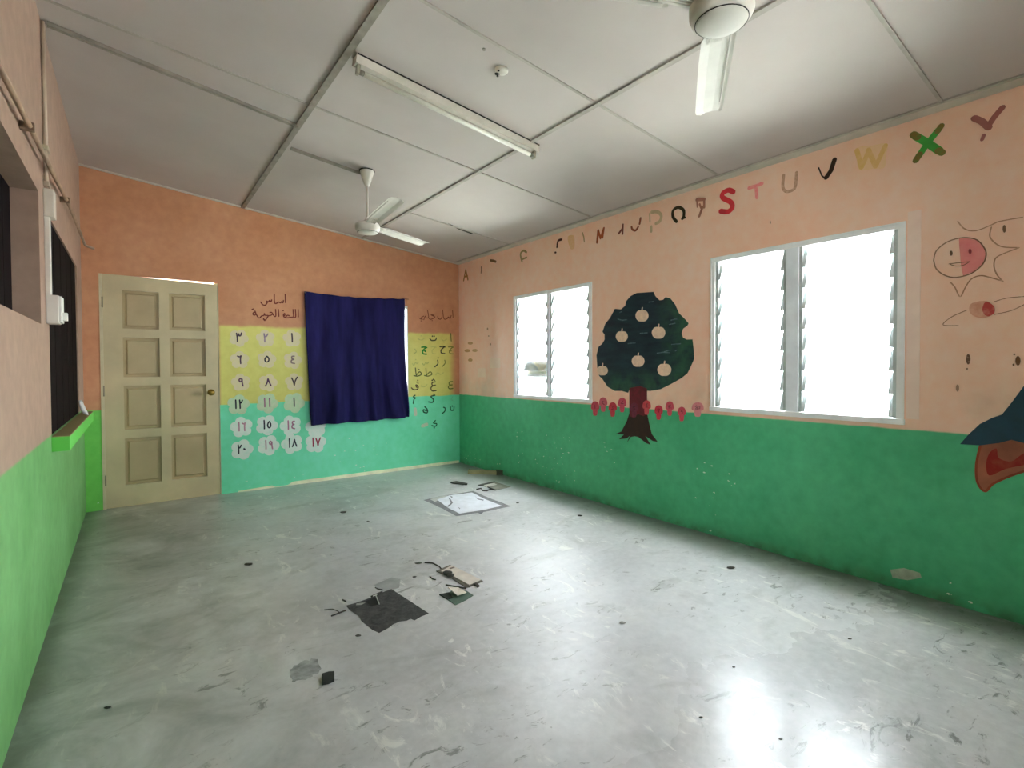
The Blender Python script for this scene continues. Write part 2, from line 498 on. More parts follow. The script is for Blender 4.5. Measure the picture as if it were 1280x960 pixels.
# skirting on the end wall
mb = MB()
pts = [(-2.50, .012), (-2.2, .022), (-2.17, .004), (-2.05, .006), (-2.0, .034), (-1.2, .036), (-.5, .034), (-.02, .03)]
base = [Vector((x, -.012, 0)) for x, z in pts]
out = [Vector((x, 0, z)) for x, z in pts]
mb.sheet([Vector((-2.51, 0, 0))] + out + [Vector((-.02, 0, 0))], (0, -1, 0), 0, .012)
struct(mb.done('baseboard_back', plain((250, 246, 214), .6, .08)), 'thin pale cream skirting strip along the end wall', 'baseboard')

# ------------------------------------------------------------------ louvre windows in the right wall
def louvre_window(n, y0, y1, z0, z1, label, mull_w, patch):
    root = thing('window_%d' % n, (0, (y0 + y1) / 2, z0), label, 'window'); root['kind'] = 'structure'
    fw = .034
    xi, xo = -.010, .055
    mb = MB()
    mb.box((xi, y0, z0 + fw * .8), (xo, y0 + fw, z1)).box((xi, y1 - fw, z0 + fw * .8), (xo, y1, z1))
    mb.box((xi + .001, y0 + fw, z1 - fw), (xo, y1 - fw, z1)).box((xi - .006, y0 - .004, z0 - .004), (xo, y1 + .004, z0 + fw * .8), .003)
    # thin inner stop that makes the double line of the frame
    mb.box((xi - .004, y0 + .004, z1 - .011), (xi + .003, y1 - .012, z1 - .003)).box((xi - .004, y1 - .011, z0 + .03), (xi + .003, y1 - .003, z1 - .004))
    mb.done('frame', M_FRAME, root)
    ym = (y0 + y1) / 2 + .01
    mb = MB(); mb.box((xi + .002, ym - mull_w / 2, z0 + .02), (xo, ym + mull_w / 2, z1 - .02), .003); mb.done('mullion', M_MULL, root)
    zb, zt = z0 + fw, z1 - fw
    pitch = (zt - zb) / 8
    tilt = radians(20)
    for (a, b) in ((y0 + fw, ym - mull_w / 2), (ym + mull_w / 2, y1 - fw)):
        for yy, sg in ((a, 1), (b, -1)):
            mb = MB()
            mb.box((.0, min(yy, yy + sg * .020), zb - .005), (.04, max(yy, yy + sg * .020), zt + .005), .002)
            for k in range(8):
                zc = zb + pitch * (k + .5); h = pitch * 1.08
                R = Matrix.Rotation(tilt, 3, 'Y')
                c = Vector((.022, yy + sg * .029, zc))
                mb.box(c + Vector((-.006, -.010, -h / 2)), c + Vector((.006, .010, h / 2 - .018)), .0015, R, c)
            mb.done('louvre_channel', M_ALU, root)
        mb = MB()
        for k in range(8):
            zc = zb + pitch * (k + .5); h = pitch * 1.16
            c = Vector((.022, (a + b) / 2, zc)); R = Matrix.Rotation(tilt, 3, 'Y')
            mb.box((c.x - .0025, a + .03, zc - h / 2), (c.x + .0025, b - .03, zc + h / 2), 0, R, c)
        mb.done('glass_louvres', M_GLASS, root)
    return root
louvre_window(1, *WIN[0], 'smaller looking far louvre window beside the room corner', .03, 0)
louvre_window(2, *WIN[1], 'near louvre window between the tree mural and the painted sun', .075, 0)
# pale plaster strip down the right side of the near window
mb = MB(); mb.box((-.004, -4.705, .925), (.0, -4.648, 2.02)); struct(mb.done('trim_21', plain((255, 224, 208), .6, .03)), 'pale upright plaster strip right of the near louvre window', 'trim')

# added rear window behind the viewer, lets in fill daylight
rw = thing('window_4', (-1.9, YR, .85), 'added unseen window in the wall behind the viewer for fill light', 'window'); rw['kind'] = 'structure'
mb = MB(); a, b, c, d = FILLWIN
mb.box((a, YR - .06, c), (a + .04, YR + .01, d)).box((b - .04, YR - .06, c), (b, YR + .01, d)).box((a, YR - .06, c), (b, YR + .01, c + .04)).box((a, YR - .06, d - .04), (b, YR + .01, d)).box(((a + b) / 2 - .03, YR - .06, c), ((a + b) / 2 + .03, YR, d))
mb.done('frame', M_FRAME, rw)
mb = MB(); mb.box((a + .04, YR - .03, c + .04), (b - .04, YR - .026, d - .04)); mb.done('pane', M_GLASS, rw)

# window behind the curtain
cw = thing('window_3', (-1.23, 0, .74), 'window in the end wall hidden behind the navy curtain', 'window'); cw['kind'] = 'structure'
mb = MB(); a, b, c, d = CWIN
mb.box((a, -.004, c), (a + .03, .11, d)).box((b - .012, -.004, c), (b, .11, d)).box((a, -.004, c), (b, .11, c + .03)).box((a, -.004, d - .03), (b, .11, d)).box((-1.25, .02, c), (-1.21, .08, d))
mb.done('frame', M_WHITE, cw)
mb = MB(); mb.box((a + .03, .08, c + .03), (b - .012, .084, d - .03)); mb.done('pane', M_GLASS, cw)

# ------------------------------------------------------------------ dark openings in the left wall
def dark_opening(n, y0, y1, z0, z1, depth, label):
    r = thing('window_%d' % n, (-W, (y0 + y1) / 2, z0), label, 'window'); r['kind'] = 'structure'
    mb = MB()
    nb = max(3, int((y1 - y0) / .16)); w = (y1 - y0) / nb
    for k in range(nb): mb.box((-W - depth - .02, y0 + k * w + .0005, z0), (-W - depth - .001 * (k % 2), y0 + (k + 1) * w - .001, z1), .001)
    mb.box((-W - depth - .03, y0, z0), (-W - depth - .02, y1, z1))
    mb.done('shutter', M_DARK, r)
    return r
dark_opening(5, *LWA, .095, 'high dark opening in the left wall at the photo edge')
s = dark_opening(6, *LWB, .008, 'tall dark opening in the left wall beside the door')
mb = MB(); mb.box((-W - .002, LWB[0] - .01, .79), (-W + .072, -.24, .868), .004)
t = NT('sill_paint'); z = t.xyz()[2]
m_sill = t.fin(t.mix(t.map(z, .862, .866), rgb((104, 200, 84)), rgb((150, 140, 92))), .6, .3)
mb.done('sill', m_sill, s)

# ------------------------------------------------------------------ door
def make_door():
    x0, x1 = DOOR[0], DOOR[1]
    r = thing('door_1', ((x0 + x1) / 2, 0, 0), 'cream eight panel door in the end wall', 'door'); r['kind'] = 'structure'
    # frame lining
    mb = MB(); mb.box((x0, -.004, 0), (x0 + .022, .10, DOOR[3])); mb.box((x1 - .006, .002, 0), (x1, .10, DOOR[3])).box((x1 - .03, .046, 0), (x1 - .004, .07, DOOR[3])).box((x0, .046, -.0), (x1, .07, .012)).box((x0, .046, 0), (x0 + .04, .07, DOOR[3]))
    mb.done('door_frame', plain((212, 200, 166), .5, .06), r)
    a, b = x0 + .0225, x1 - .009
    yF, yB = .004, .042
    zt0, zt1 = 2.0215, 2.0075      # leaf sags towards the latch
    st = .112
    mb = MB()
    def quad(xa, xb, za, zb_l, zb_r):
        pts = [Vector((xa, yF, za)), Vector((xb, yF, za)), Vector((xb, yF, zb_r)), Vector((xa, yF, zb_l))]
        mb.sheet(pts, (0, 1, 0), 0, yB - yF)
    rails = [(.006, .165), (.585, .665), (1.075, 1.155), (1.515, 1.595), (1.885, None)]
    rails = [(.006, .19), (.60, .675), (1.06, 1.135), (1.485, 1.56), (1.895, None)]
    quad(a, a + st + .02, .006, zt0, zt0); quad(b - st + .008, b, .006, zt1, zt1)
    xm = (a + b) / 2 + .006
    for k, (za, zb) in enumerate(rails):
        if zb is None: quad(a + st + .02, b - st + .008, za, zt0, zt1)
        else: quad(a + st + .02, b - st + .008, za, zb, zb)
    for (za, zb) in ((.19, .60), (.675, 1.06), (1.135, 1.485), (1.56, 1.895)): quad(xm - .038, xm + .038, za, zb, zb)
    leaf = mb.done('door_leaf', M_DOOR, r)
    for (za, zb) in ((.19, .60), (.675, 1.06), (1.135, 1.485), (1.56, 1.895)):
        for xa, xb in ((a + st + .02, xm - .038), (xm + .038, b - st + .008)):
            mb = MB(); e = .022
            # sunk panel with a raised bevelled field
            o = [(xa, za), (xb, za), (xb, zb), (xa, zb)]
            i1 = [(xa + e, za + e), (xb - e, za + e), (xb - e, zb - e), (xa + e, zb - e)]
            i2 = [(xa + e + .012, za + e + .012), (xb - e - .012, za + e + .012), (xb - e - .012, zb - e - .012), (xa + e + .012, zb - e - .012)]
            V0 = [mb.bm.verts.new((x, yF + .024, z)) for x, z in o]; V1 = [mb.bm.verts.new((x, yF + .022, z)) for x, z in i1]
            V2 = [mb.bm.verts.new((x, yF + .013, z)) for x, z in i2]; VB = [mb.bm.verts.new((x, yB - .004, z)) for x, z in o]
            for A, B in ((VB, V0), (V0, V1), (V1, V2)):
                for k in range(4): mb.bm.faces.new((A[k], A[(k + 1) % 4], B[(k + 1) % 4], B[k]))
            mb.bm.faces.new(V2); mb.bm.faces.new(VB[::-1])
            mb.done('door_panel', plain((190, 170, 132), .45, .07, 3), r)
    c = BACK.at(264, 490.5)
    mb = MB(); mb.lathe([(0, .0), (.030, .0), (.030, .006), (.012, .012), (.011, .030), (.022, .040), (.027, .052), (.024, .064), (.012, .071), (0, .072)], n=24)
    for v in mb.bm.verts: v.co = Vector((c.x + v.co.x, yF - v.co.z, c.z + v.co.y))
    mb.done('door_knob', M_BRASS, r)
    for z in (.25, 1.02, 1.78):
        mb = MB(); mb.tube([(a - .003, yF - .004, z - .045), (a - .003, yF - .004, z + .045)], .006, 8); mb.done('hinge', plain((150, 140, 118), .5), r)
make_door()

# ------------------------------------------------------------------ curtain
def make_curtain():
    nx, nz = 90, 70
    def edge(px):
        P = [Vector((BACK.at(u, v).x, 0, BACK.at(u, v).z)) for u, v in px]
        return smooth_line([tuple(p) for p in P], 40)
    top = edge([(379.5, 364.6), (422.8, 370.2), (451.7, 372.4), (480, 373.4), (504.7, 374.0)])
    bot = edge([(387, 531.3), (420, 528.3), (452, 526), (480, 523.4), (509.5, 520.7)])
    lef = edge([(379.5, 364.6), (383, 450), (387, 531.3)])
    rig = edge([(504.7, 374.0), (503.9, 420), (504.6, 463), (509.5, 520.7)])
    def samp(L, t):
        f = t * (len(L) - 1); i = min(int(f), len(L) - 2); return L[i].lerp(L[i + 1], f - i)
    bm = bmesh.new(); g = []
    for j in range(nz + 1):
        t = j / nz; row = []
        for i in range(nx + 1):
            s = i / nx
            p = samp(top, s) * (1 - t) + samp(bot, s) * t + samp(lef, t) * (1 - s) + samp(rig, t) * s - (samp(top, 0) * (1 - s) * (1 - t) + samp(top, 1) * s * (1 - t) + samp(bot, 0) * (1 - s) * t + samp(bot, 1) * s * t)
            k = .009 + .13 * max(0, t - .40) ** 1.2
            fold = sin(s * 31 + .9 * sin(t * 3) + (s - .5) * 6 * (1 - t)) + .6 * sin(s * 19 + 2 + t * 1.7)
            # slanting drag lines that gather towards the bottom middle
            drag = sin((s + .42 * (1 - t) * (s - .47)) * 62 + 1) * max(0, t - .62) * 2.2
            y = -.024 - .010 * sin(pi * s) * t - k * fold * .45 - .018 * drag - .04 * t
            row.append(bm.verts.new((p.x, min(y, -.015), p.z + .003 * sin(s * 40) * (1 if j in (0,) else 0))))
        g.append(row)
    for j in range(nz):
        for i in range(nx): bm.faces.new((g[j][i], g[j][i + 1], g[j + 1][i + 1], g[j + 1][i])).smooth = True
    mb = MB(); mb.bm.free(); mb.bm = bm
    r = thing('curtain', (BACK.at(445, 372).x, 0, .61), 'navy blue cloth curtain pinned flat over the end wall window', 'curtain')
    o = mb.done('cloth', M_CLOTH, r)
    md = o.modifiers.new('thickness', 'SOLIDIFY'); md.thickness = .003; md.offset = -1
    mb = MB()
    a = BACK.at(502, 373.8); b = BACK.at(510.5, 374.2)
    mb.tube([a + Vector((0, -.024, 0)), b + Vector((0, -.012, 0)), b + Vector((0, 0, 0))], .004, 8); mb.done('string', plain((150, 100, 70)), r)
    for (u, v) in ((380.3, 366),):
        p = BACK.at(u, v); mb = MB(); mb.tube([p, p + Vector((0, -.030, 0))], .003, 8); mb.tube([p + Vector((0, -.028, 0)), p + Vector((0, -.032, 0))], .007, 10); mb.done('nail', plain((120, 110, 100), .4, metal=.8), r)
make_curtain()

# ------------------------------------------------------------------ ceiling fans
def make_fan(x, y, a0, label, gone=None):
    zc = HC(x)
    r = thing('ceiling_fan', (x, y, zc), label, 'ceiling fan', 'white three blade ceiling fans')
    zm = 2.28
    mb = MB(); mb.lathe([(0, zc + .004), (.050, zc + .004), (.052, zc - .012), (.046, zc - .035), (.030, zc - .085), (.017, zc - .118), (.013, zc - .125), (0, zc - .125)], (x, y, 0), 28); mb.done('canopy', M_FAN, r)
    mb = MB(); mb.lathe([(.052, zc - .002), (.058, zc - .002), (.058, zc - .008), (.052, zc - .008)], (x, y, 0), 28); mb.done('mounting_ring', M_GAP, r)
    mb = MB(); mb.tube([(x, y, zc - .11), (x, y, zm + .05)], .0095, 12); mb.done('rod', M_FAN, r)
    mb = MB(); mb.lathe([(0, zm + .070), (.016, zm + .070), (.020, zm + .044), (.055, zm + .038), (.082, zm + .030), (.092, zm + .016), (.092, zm - .012), (.086, zm - .026), (.072, zm - .034), (0, zm - .036)], (x, y, 0), 40); mb.done('motor_housing', M_FAN, r)
    mb = MB(); mb.lathe([(.0745, zm - .030), (.0745, zm - .036), (.070, zm - .041), (.045, zm - .047), (.02, zm - .0495), (0, zm - .050)], (x, y, 0), 40); mb.done('bottom_cap', M_FAN, r)
    mb = MB(); mb.lathe([(.0745, zm - .0345), (.0765, zm - .0345), (.0765, zm - .037), (.0745, zm - .037)], (x, y, 0), 40); mb.done('cap_ring', M_GAP, r)
    for k in range(3):
        if k == gone: continue
        a = radians(a0 + 120 * k)
        d = Vector((cos(a), sin(a), 0)); sd = Vector((-sin(a), cos(a), 0))
        c = Vector((x, y, zm + .022))
        tw = radians(-7)
        up = Vector((0, 0, 1))
        def B(rr, s, dz=0):      # point on the blade: rr along, s across (twisted), dz up
            return c + d * rr + sd * (s * cos(tw)) + up * (s * sin(tw) + dz)
        # blade arm: plate with six ribs
        mb = MB()
        for s in (-.030, -.018, -.006, .006, .018, .030):
            mb.obox(B(.085, s * .9, -.006), B(.185, s, -.004), .005, .006)
        mb.obox(B(.085, 0, -.002), B(.19, 0, .0), .072, .004)
        mb.done('blade_arm', M_FAN, r)
        mb = MB(); rows = []
        for rr, w0, w1 in ((.150, -.050, .044), (.165, -.058, .050), (.3, -.059, .054), (.5, -.058, .054), (.66, -.057, .053), (.685, -.056, .048), (.70, -.050, .030)):
            rows.append([(rr, w0), (rr, w0 * .8), (rr, w0 * .3), (rr, w1 * .4), (rr, w1 * .75), (rr, w1)])
        prof = [-.006, .0, .004, .004, .0, -.003]
        top = [[mb.bm.verts.new(B(rr, s, prof[i] + .0015)) for i, (rr, s) in enumerate(row)] for row in rows]
        bot = [[mb.bm.verts.new(B(rr, s, prof[i] - .0015)) for i, (rr, s) in enumerate(row)] for row in rows]
        n = len(prof)
        for A, Bq in zip(top, top[1:]):
            for i in range(n - 1): mb.bm.faces.new((A[i], A[i + 1], Bq[i + 1], Bq[i]))
        for A, Bq in zip(bot, bot[1:]):
            for i in range(n - 1): mb.bm.faces.new((A[i], Bq[i], Bq[i + 1], A[i + 1]))
        for i in range(n - 1):
            mb.bm.faces.new((top[0][i], bot[0][i], bot[0][i + 1], top[0][i + 1])); mb.bm.faces.new((top[-1][i], top[-1][i + 1], bot[-1][i + 1], bot[-1][i]))
        for A, Bq, Cq, D in zip(top, top[1:], bot, bot[1:]):
            mb.bm.faces.new((A[0], Bq[0], D[0], Cq[0])); mb.bm.faces.new((A[-1], Cq[-1], D[-1], Bq[-1]))
        bl = mb.done('blade', M_FAN, r)
        mb = MB()     # stamped groove along the trailing edge
        mb.obox(B(.17, -.040, -.0035), B(.62, -.041, -.0035), .004, .0025)
        mb.done('groove', M_JOINT, bl)
        bl.children[0].matrix_parent_inverse = Matrix.Identity(4) if False else bl.children[0].matrix_parent_inverse
    return r
make_fan(-1.855, -1.775, 25, 'white ceiling fan with a missing blade hanging near the end wall', 1)
make_fan(-1.875, -4.71, 35.5, 'white ceiling fan overhead, cut by the photo top edge')

# ------------------------------------------------------------------ fluorescent batten
def make_batten():
    p0 = CEIL.at(447, 66); p1 = CEIL.at(674, 181)
    n = CEIL.room
    d = (p1 - p0).normalized(); sd = d.cross(n).normalized()
    if sd.y < 0: sd = -sd
    r = thing('fluorescent_lamp', (p0 + p1) / 2, 'unlit white fluorescent batten on the ceiling between the strips', 'ceiling light')
    c0 = p0 + sd * .025; c1 = p1 + sd * .025
    mb = MB(); mb.obox(c0 + n * .022, c1 + n * .022, .05, .044, up=n, bev=.004); mb.done('body', plain((204, 197, 184), .5, .05), r)
    mb = MB(); mb.obox(c0 - sd * .027 + n * .003, c1 - sd * .027 + n * .003, .006, .005, up=n); mb.done('shadow_strip', M_GAP, r)  # dark strip stands in for the shadow line along the near edge
    for q, s in ((c0, 1), (c1, -1)):
        e = q + d * (s * .018)
        mb = MB(); mb.obox(e + n * .04, e + n * .092, .03, .016, up=d, bev=.003); mb.done('lamp_holder', plain((160, 152, 134), .5), r)
    mb = MB(); mb.tube([c0 + d * .03 + n * .074, c1 - d * .03 + n * .074], .0125, 14); mb.done('tube', plain((224, 220, 208), .3, .03), r)
    for q, s in ((c0, 1), (c1, -1)):
        mb = MB(); mb.tube([q + d * (s * .026) + n * .074, q + d * (s * .05) + n * .074], .0133, 14); mb.done('tube_cap', plain((130, 126, 114), .4, metal=.5), r)
make_batten()

# wires on the ceiling
def ceiling_wire(pts, w, mat, label):
    mb = MB(); n = CEIL.room
    P = [CEIL.at(u, v) for u, v in pts]
    for a, b in zip(P, P[1:]): mb.obox(a + n * .008, b + n * .008, w, .016, up=n, bev=.003)
    tag(mb.done('conduit', mat), label, 'conduit')
ceiling_wire([(60, 28), (372, 156)], .026, M_JOINTD, 'grey cable strip crossing ceiling from left wall to first cover strip')
ceiling_wire([(364, 184), (442, 212), (452, 215)], .018, M_JOINTD, 'short grey cable strip on ceiling leading to the far fan')

# ceiling rosette
c = CEIL.at(627, 87); n = CEIL.room
r = thing('ceiling_rosette', c, 'small round white ceiling rosette with dark screw holes', 'ceiling rosette')
q = n.to_track_quat('Z', 'Y').to_matrix()
mb = MB(); mb.lathe([(0, 0), (.034, 0), (.034, .006), (.028, .014), (.010, .017), (0, .017)], n=24)
for v in mb.bm.verts: v.co = q @ v.co + c
mb.done('plate', plain((214, 208, 196), .5, .05), r)
mb = MB()
for dx, dy, rr in ((-.024, .012, .010), (.004, .020, .006), (-.036, -.002, .006), (-.016, .004, .005)):
    k = q @ Vector((dx, dy, .015)) + c
    mb.tube([k, k + n * .003], rr, 10)
mb.done('screw_hole', M_GAP, r)
# tiny hook hole near the rosette
c = CEIL.at(605, 61)
mb = MB(); mb.tube([c, c + CEIL.room * .006], .008, 10); tag(mb.done('ceiling_hook', M_JOINTD), 'tiny dark hook stub on ceiling above the long lamp', 'hook')

# ------------------------------------------------------------------ left wall services
r = thing('pipe', LEFT.at(55, 213), 'brown pipe running level along top of the left wall', 'pipe')
off = Vector((.030, 0, 0))
pe = LEFT.at(101, 300)
mb = MB(); mb.tube([LEFT.at(-40, 40) + off, LEFT.at(0, 112) + off, LEFT.at(28, 163) + off, LEFT.at(55, 213) + off, LEFT.at(80, 258) + off, Vector((-W + .030, -.05, 2.245)), Vector((-W + .036, -.014, 2.24)), Vector((-W + .09, -.012, 2.222))], .010, 10); mb.done('pipe_run', M_CORD, r)
for u, v in ((24, 156), (75, 249)):
    c = LEFT.at(u, v); mb = MB(); mb.box(c + Vector((0, -.012, -.016)), c + Vector((.044, .012, .016)), .003); mb.done('pipe_clip', plain((120, 96, 76)), r)
r = thing('conduit', LEFT.at(55, 230), 'vertical beige conduit dropping from ceiling to the light switch', 'conduit')
mb = MB(); yv = -2.185
for dy in (-.014, .012): mb.tube([(-W + .009, yv + dy, HC(-W) - .01), (-W + .009, yv + dy, 2.10)], .008, 8)
mb.done('pipe_pair', M_PVC, r)
for z in (2.29, 2.115):
    mb = MB(); mb.box((-W, yv - .038, z - .012), (-W + .024, yv + .036, z + .012), .003); mb.done('clip', plain((186, 168, 146)), r)
mb = MB(); mb.box((-W, yv - .030, 1.56), (-W + .020, yv + .024, 2.02), .003); mb.done('trunking', plain((212, 204, 192), .5, .05), r)
mb = MB(); mb.box((-W, yv - .048, 1.955), (-W + .040, yv + .044, 2.09), .005); mb.done('junction_box', plain((206, 196, 182), .5, .05), r)
r = thing('light_switch', (-W, -2.16, 1.49), 'white surface mounted switch box on pier between dark openings', 'light switch')
mb = MB(); mb.box((-W, -2.225, 1.435), (-W + .050, -2.125, 1.575), .006); mb.done('box', plain((214, 208, 198), .45, .04), r)
mb = MB(); mb.box((-W + .048, -2.222, 1.44), (-W + .060, -2.128, 1.57), .004); mb.done('faceplate', M_SWITCH, r)
mb = MB(); mb.box((-W + .058, -2.20, 1.452), (-W + .078, -2.160, 1.492), .003); mb.done('rocker', M_SWITCH, r)

# paper curl on the sill
c = Vector((-W + .03, -.62, .868))
mb = MB(); rows = []
for k in range(12):
    t = k / 11; a = -.6 + t * 1.5
    p = c + Vector((-.02 + .055 * t, .10 - .20 * t, .004 + .10 * (1 - t) ** 2))
    rows.append([mb.bm.verts.new(p + Vector((.012, .03, 0)) * (s * (.35 + .65 * sin(pi * min(1, t * .9 + .1))))) for s in (-1, 0, 1)])
for A, B in zip(rows, rows[1:]):
    for i in range(2): mb.bm.faces.new((A[i], A[i + 1], B[i + 1], B[i])).smooth = True
o = mb.done('paper_scrap', plain((226, 224, 222), .6, .04)); md = o.modifiers.new('thickness', 'SOLIDIFY'); md.thickness = .004
tag(o, 'curled white paper scrap on the green sill of the dark opening', 'paper scrap')

# ------------------------------------------------------------------ paint on the walls
LIFT, FILM = .0010, .0008
def base_of(S, px):
    P = [S.at(u, v) for u, v in px]; c = sum(P, Vector()) / len(P); return c
class Paint:
    """one painted motif: strokes and filled shapes lying on a wall, in photo survey coordinates"""
    def __init__(s, S): s.S = S; s.mb = MB(); s.k = 0
    def st(s, pts, w, curve=False, layer=0):
        L = smooth_line(pts, 6) if curve else [Vector((p[0], p[1], 0)) for p in pts]
        if len(L) == 2: L = [L[0], L[0].lerp(L[1], .5), L[1]]
        P = [s.S.at(p.x, p.y) for p in L]
        m = s.S.px(L[len(L) // 2].x, L[len(L) // 2].y)
        s.k += 1
        s.mb.ribbon(P, w * m, s.S.room, LIFT + layer * FILM + s.k * .00002, FILM)
        return s
    def fill(s, pts, curve=False, layer=0):
        L = smooth_line(pts, 5, True) if curve else [Vector((p[0], p[1], 0)) for p in pts]
        s.mb.sheet([s.S.at(p.x, p.y) for p in L], s.S.room, LIFT + layer * FILM, FILM)
        return s
    def dot(s, u, v, r, rv=None, layer=0):
        return s.fill([(u + r * cos(2 * pi * k / 14), v + (rv or r) * sin(2 * pi * k / 14)) for k in range(14)], layer=layer)
    def flower(s, u, v, r, layer=0, ph=-pi / 2):
        m = s.S.px(u, v); c = s.S.at(u, v)
        ax = Vector((1, 0, 0)) if abs(s.S.n.y) > .5 else Vector((0, -1, 0))
        P = []
        for k in range(50):
            a = 2 * pi * k / 50 + ph
            rr = r * m * (.82 + .24 * abs(cos(2.5 * (a - ph))) ** .8)
            P.append(c + ax * (rr * cos(a)) - Vector((0, 0, 1)) * (rr * sin(a)))
        s.mb.sheet(P, s.S.room, LIFT + layer * FILM, FILM)
        return s
    def done(s, name, mat, parent=None): return s.mb.done(name, mat, parent)
def C(ox, oy, sc): return lambda *pts: [(ox + x / sc, oy + y / sc) for x, y in pts]

G_AL = 'painted alphabet letters along the top of the window wall'
def letter(paint, mat, label): return tag(paint.done('painted_letter', mat), label, 'painted letter', G_AL)
A = C(570, 280, 8.533)
letter(Paint(RIGHT).st(A((83, 602), (105, 488)), 2.6).st(A((105, 488), (128, 592)), 2.6).st(A((90, 562), (124, 556)), 2.2), plain((176, 124, 72)), 'small brown letter A nearest the room corner')
letter(Paint(RIGHT).st(A((270, 458), (272, 490), (268, 522)), 1.7), plain((128, 84, 46)), 'tiny brown upright letter remnant just right of letter A')
letter(Paint(RIGHT).st(A((368, 388), (400, 392), (425, 402)), 3.0), plain((130, 92, 48)), 'short flat brown letter remnant left of faded letter C')
letter(Paint(RIGHT).st(A((752, 302), (722, 284), (692, 312), (692, 350), (706, 400)), 2.8, True).st(A((712, 375), (754, 356)), 2.2), plain((178, 146, 92)), 'worn olive letter C with broken lower curve')
letter(Paint(RIGHT).st(A((1128, 165), (1090, 182), (1079, 246)), 3.0, True).dot(694.4, 315.7, 1.3), plain((92, 34, 18)), 'dark red hooked letter remnant with a dot below it')
Bc = C(690, 250, 7.11)
letter(Paint(RIGHT).fill(Bc((140, 330), (195, 318), (200, 420), (165, 432)), True), worn((236, 182, 116), .5, 70, .3, (246, 198, 160)), 'faint yellow smudge of a letter right of hooked dark one')
letter(Paint(RIGHT).st(Bc((272, 292), (284, 330), (288, 372)), 1.8), plain((184, 146, 100)), 'thin olive letter I left of orange letter M')
letter(Paint(RIGHT).st(Bc((402, 376), (412, 272)), 3.6).st(Bc((414, 275), (432, 340)), 3.0).st(Bc((432, 340), (462, 250)), 3.0).st(Bc((462, 250), (450, 335)), 3.0), plain((180, 84, 44)), 'orange brown letter M above the far window')
letter(Paint(RIGHT).st(Bc((632, 218), (628, 302)), 2.6).st(Bc((596, 296), (622, 262)), 3.0), plain((140, 66, 54)), 'small maroon broken letter right of orange letter M')
letter(Paint(RIGHT).st(Bc((788, 162), (780, 212)), 3.0).st(Bc((768, 238), (745, 270), (716, 262), (708, 238)), 2.8, True), plain((160, 76, 48)), 'rust coloured broken O curve left of tan letter P')
letter(Paint(RIGHT).st(Bc((872, 190), (868, 120)), 2.2).st(Bc((886, 108), (940, 106), (972, 142), (958, 190), (925, 208)), 4.2, True).st(Bc((884, 235), (884, 280)), 3.2), plain((214, 182, 142)), 'tan grey letter P with gap in its stem')
letter(Paint(RIGHT).st(Bc((1108, 192), (1076, 148), (1080, 92), (1125, 66), (1170, 92), (1172, 145), (1160, 165)), 4.0, True).st(Bc((1160, 164), (1186, 156)), 2.4), plain((62, 48, 20)), 'dark olive letter Q shaped like a horseshoe')
Cc = C(800, 220, 6.095)
letter(Paint(RIGHT).st(Cc((434, 182), (492, 178)), 4.0).st(Cc((490, 176), (490, 240)), 3.0).st(Cc((434, 182), (438, 236)), 2.2).st(Cc((478, 235), (452, 308)), 3.2).st(Cc((455, 215), (470, 250)), 2.6), plain((188, 122, 100)), 'faded brown letter R left of bold red S')
letter(Paint(RIGHT).st(Cc((712, 122), (675, 108), (632, 132), (632, 166), (692, 200), (704, 240), (670, 272), (616, 268)), 6.2, True), plain((228, 56, 64)), 'bold red letter S painted between the two windows')
letter(Paint(RIGHT).st(Cc((832, 92), (885, 76), (930, 58)), 4.6).st(Cc((884, 80), (892, 165)), 4.2), worn((255, 142, 142), .7, 50, .3), 'blurred pink letter T right of bold red S')
D = C(860, 120, 3.048)
letter(Paint(RIGHT).st(D((365, 302), (362, 348), (376, 364), (400, 358), (410, 342), (414, 292)), 3.8, True), worn((208, 154, 124), .7, 60, .25), 'pale brown letter U above the near window')
E_ = C(1010, 130, 4.74)
letter(Paint(RIGHT).st(E_((64, 378), (82, 424), (102, 442)), 1.6).st(E_((108, 436), (136, 396), (158, 330)), 5.6), plain((64, 36, 18)), 'dark brown letter V like a tick above the near window')
wo = thing('painted_letter', RIGHT.at(1090, 203), 'blurred yellow letter W between brown V and green X', 'painted letter', G_AL)
Paint(RIGHT).fill(E_((286, 262), (380, 246), (470, 236), (462, 310), (452, 378), (380, 386), (304, 392), (290, 330)), True).done('yellow_haze', worn((248, 206, 150), .55, 30, .4, (252, 208, 172)), wo)
for wi, p in enumerate((((290, 275), (318, 376)), ((318, 376), (362, 276)), ((358, 272), (402, 370)), ((402, 370), (460, 248)))):
    Paint(RIGHT).st(E_(*p), 5.5, layer=1 + .4 * wi).done('brush_stroke', worn((238, 190, 112), .6, 40, .3, (246, 200, 146)), wo)
xo = thing('painted_letter', RIGHT.at(1160, 178), 'thick green letter X above right end of near window', 'painted letter', G_AL)
Paint(RIGHT).st(E_((640, 192), (710, 232), (780, 280)), 8.6).st(E_((775, 152), (710, 232), (655, 312)), 7.4, layer=1).done('green_stroke', plain((78, 182, 72)), xo)
for p, w in ((((625, 182), (650, 198)), 8.0), (((790, 132), (770, 162)), 7.0), (((640, 335), (662, 300)), 7.2), (((772, 276), (796, 290)), 7.6)):
    Paint(RIGHT).st(E_(*p), w, layer=2).done('brown_tip', worn((138, 112, 54), .6, 60, .2, (84, 140, 60)), xo)
letter(Paint(RIGHT).st(E_((986, 84), (1030, 104), (1072, 140)), [7.2][0]).st(E_((1068, 132), (1106, 76), (1152, 22)), 6.4, layer=1).st(E_((1042, 186), (1032, 212)), 4), plain((182, 108, 98)), 'maroon letter Y at the far right of the letter row')

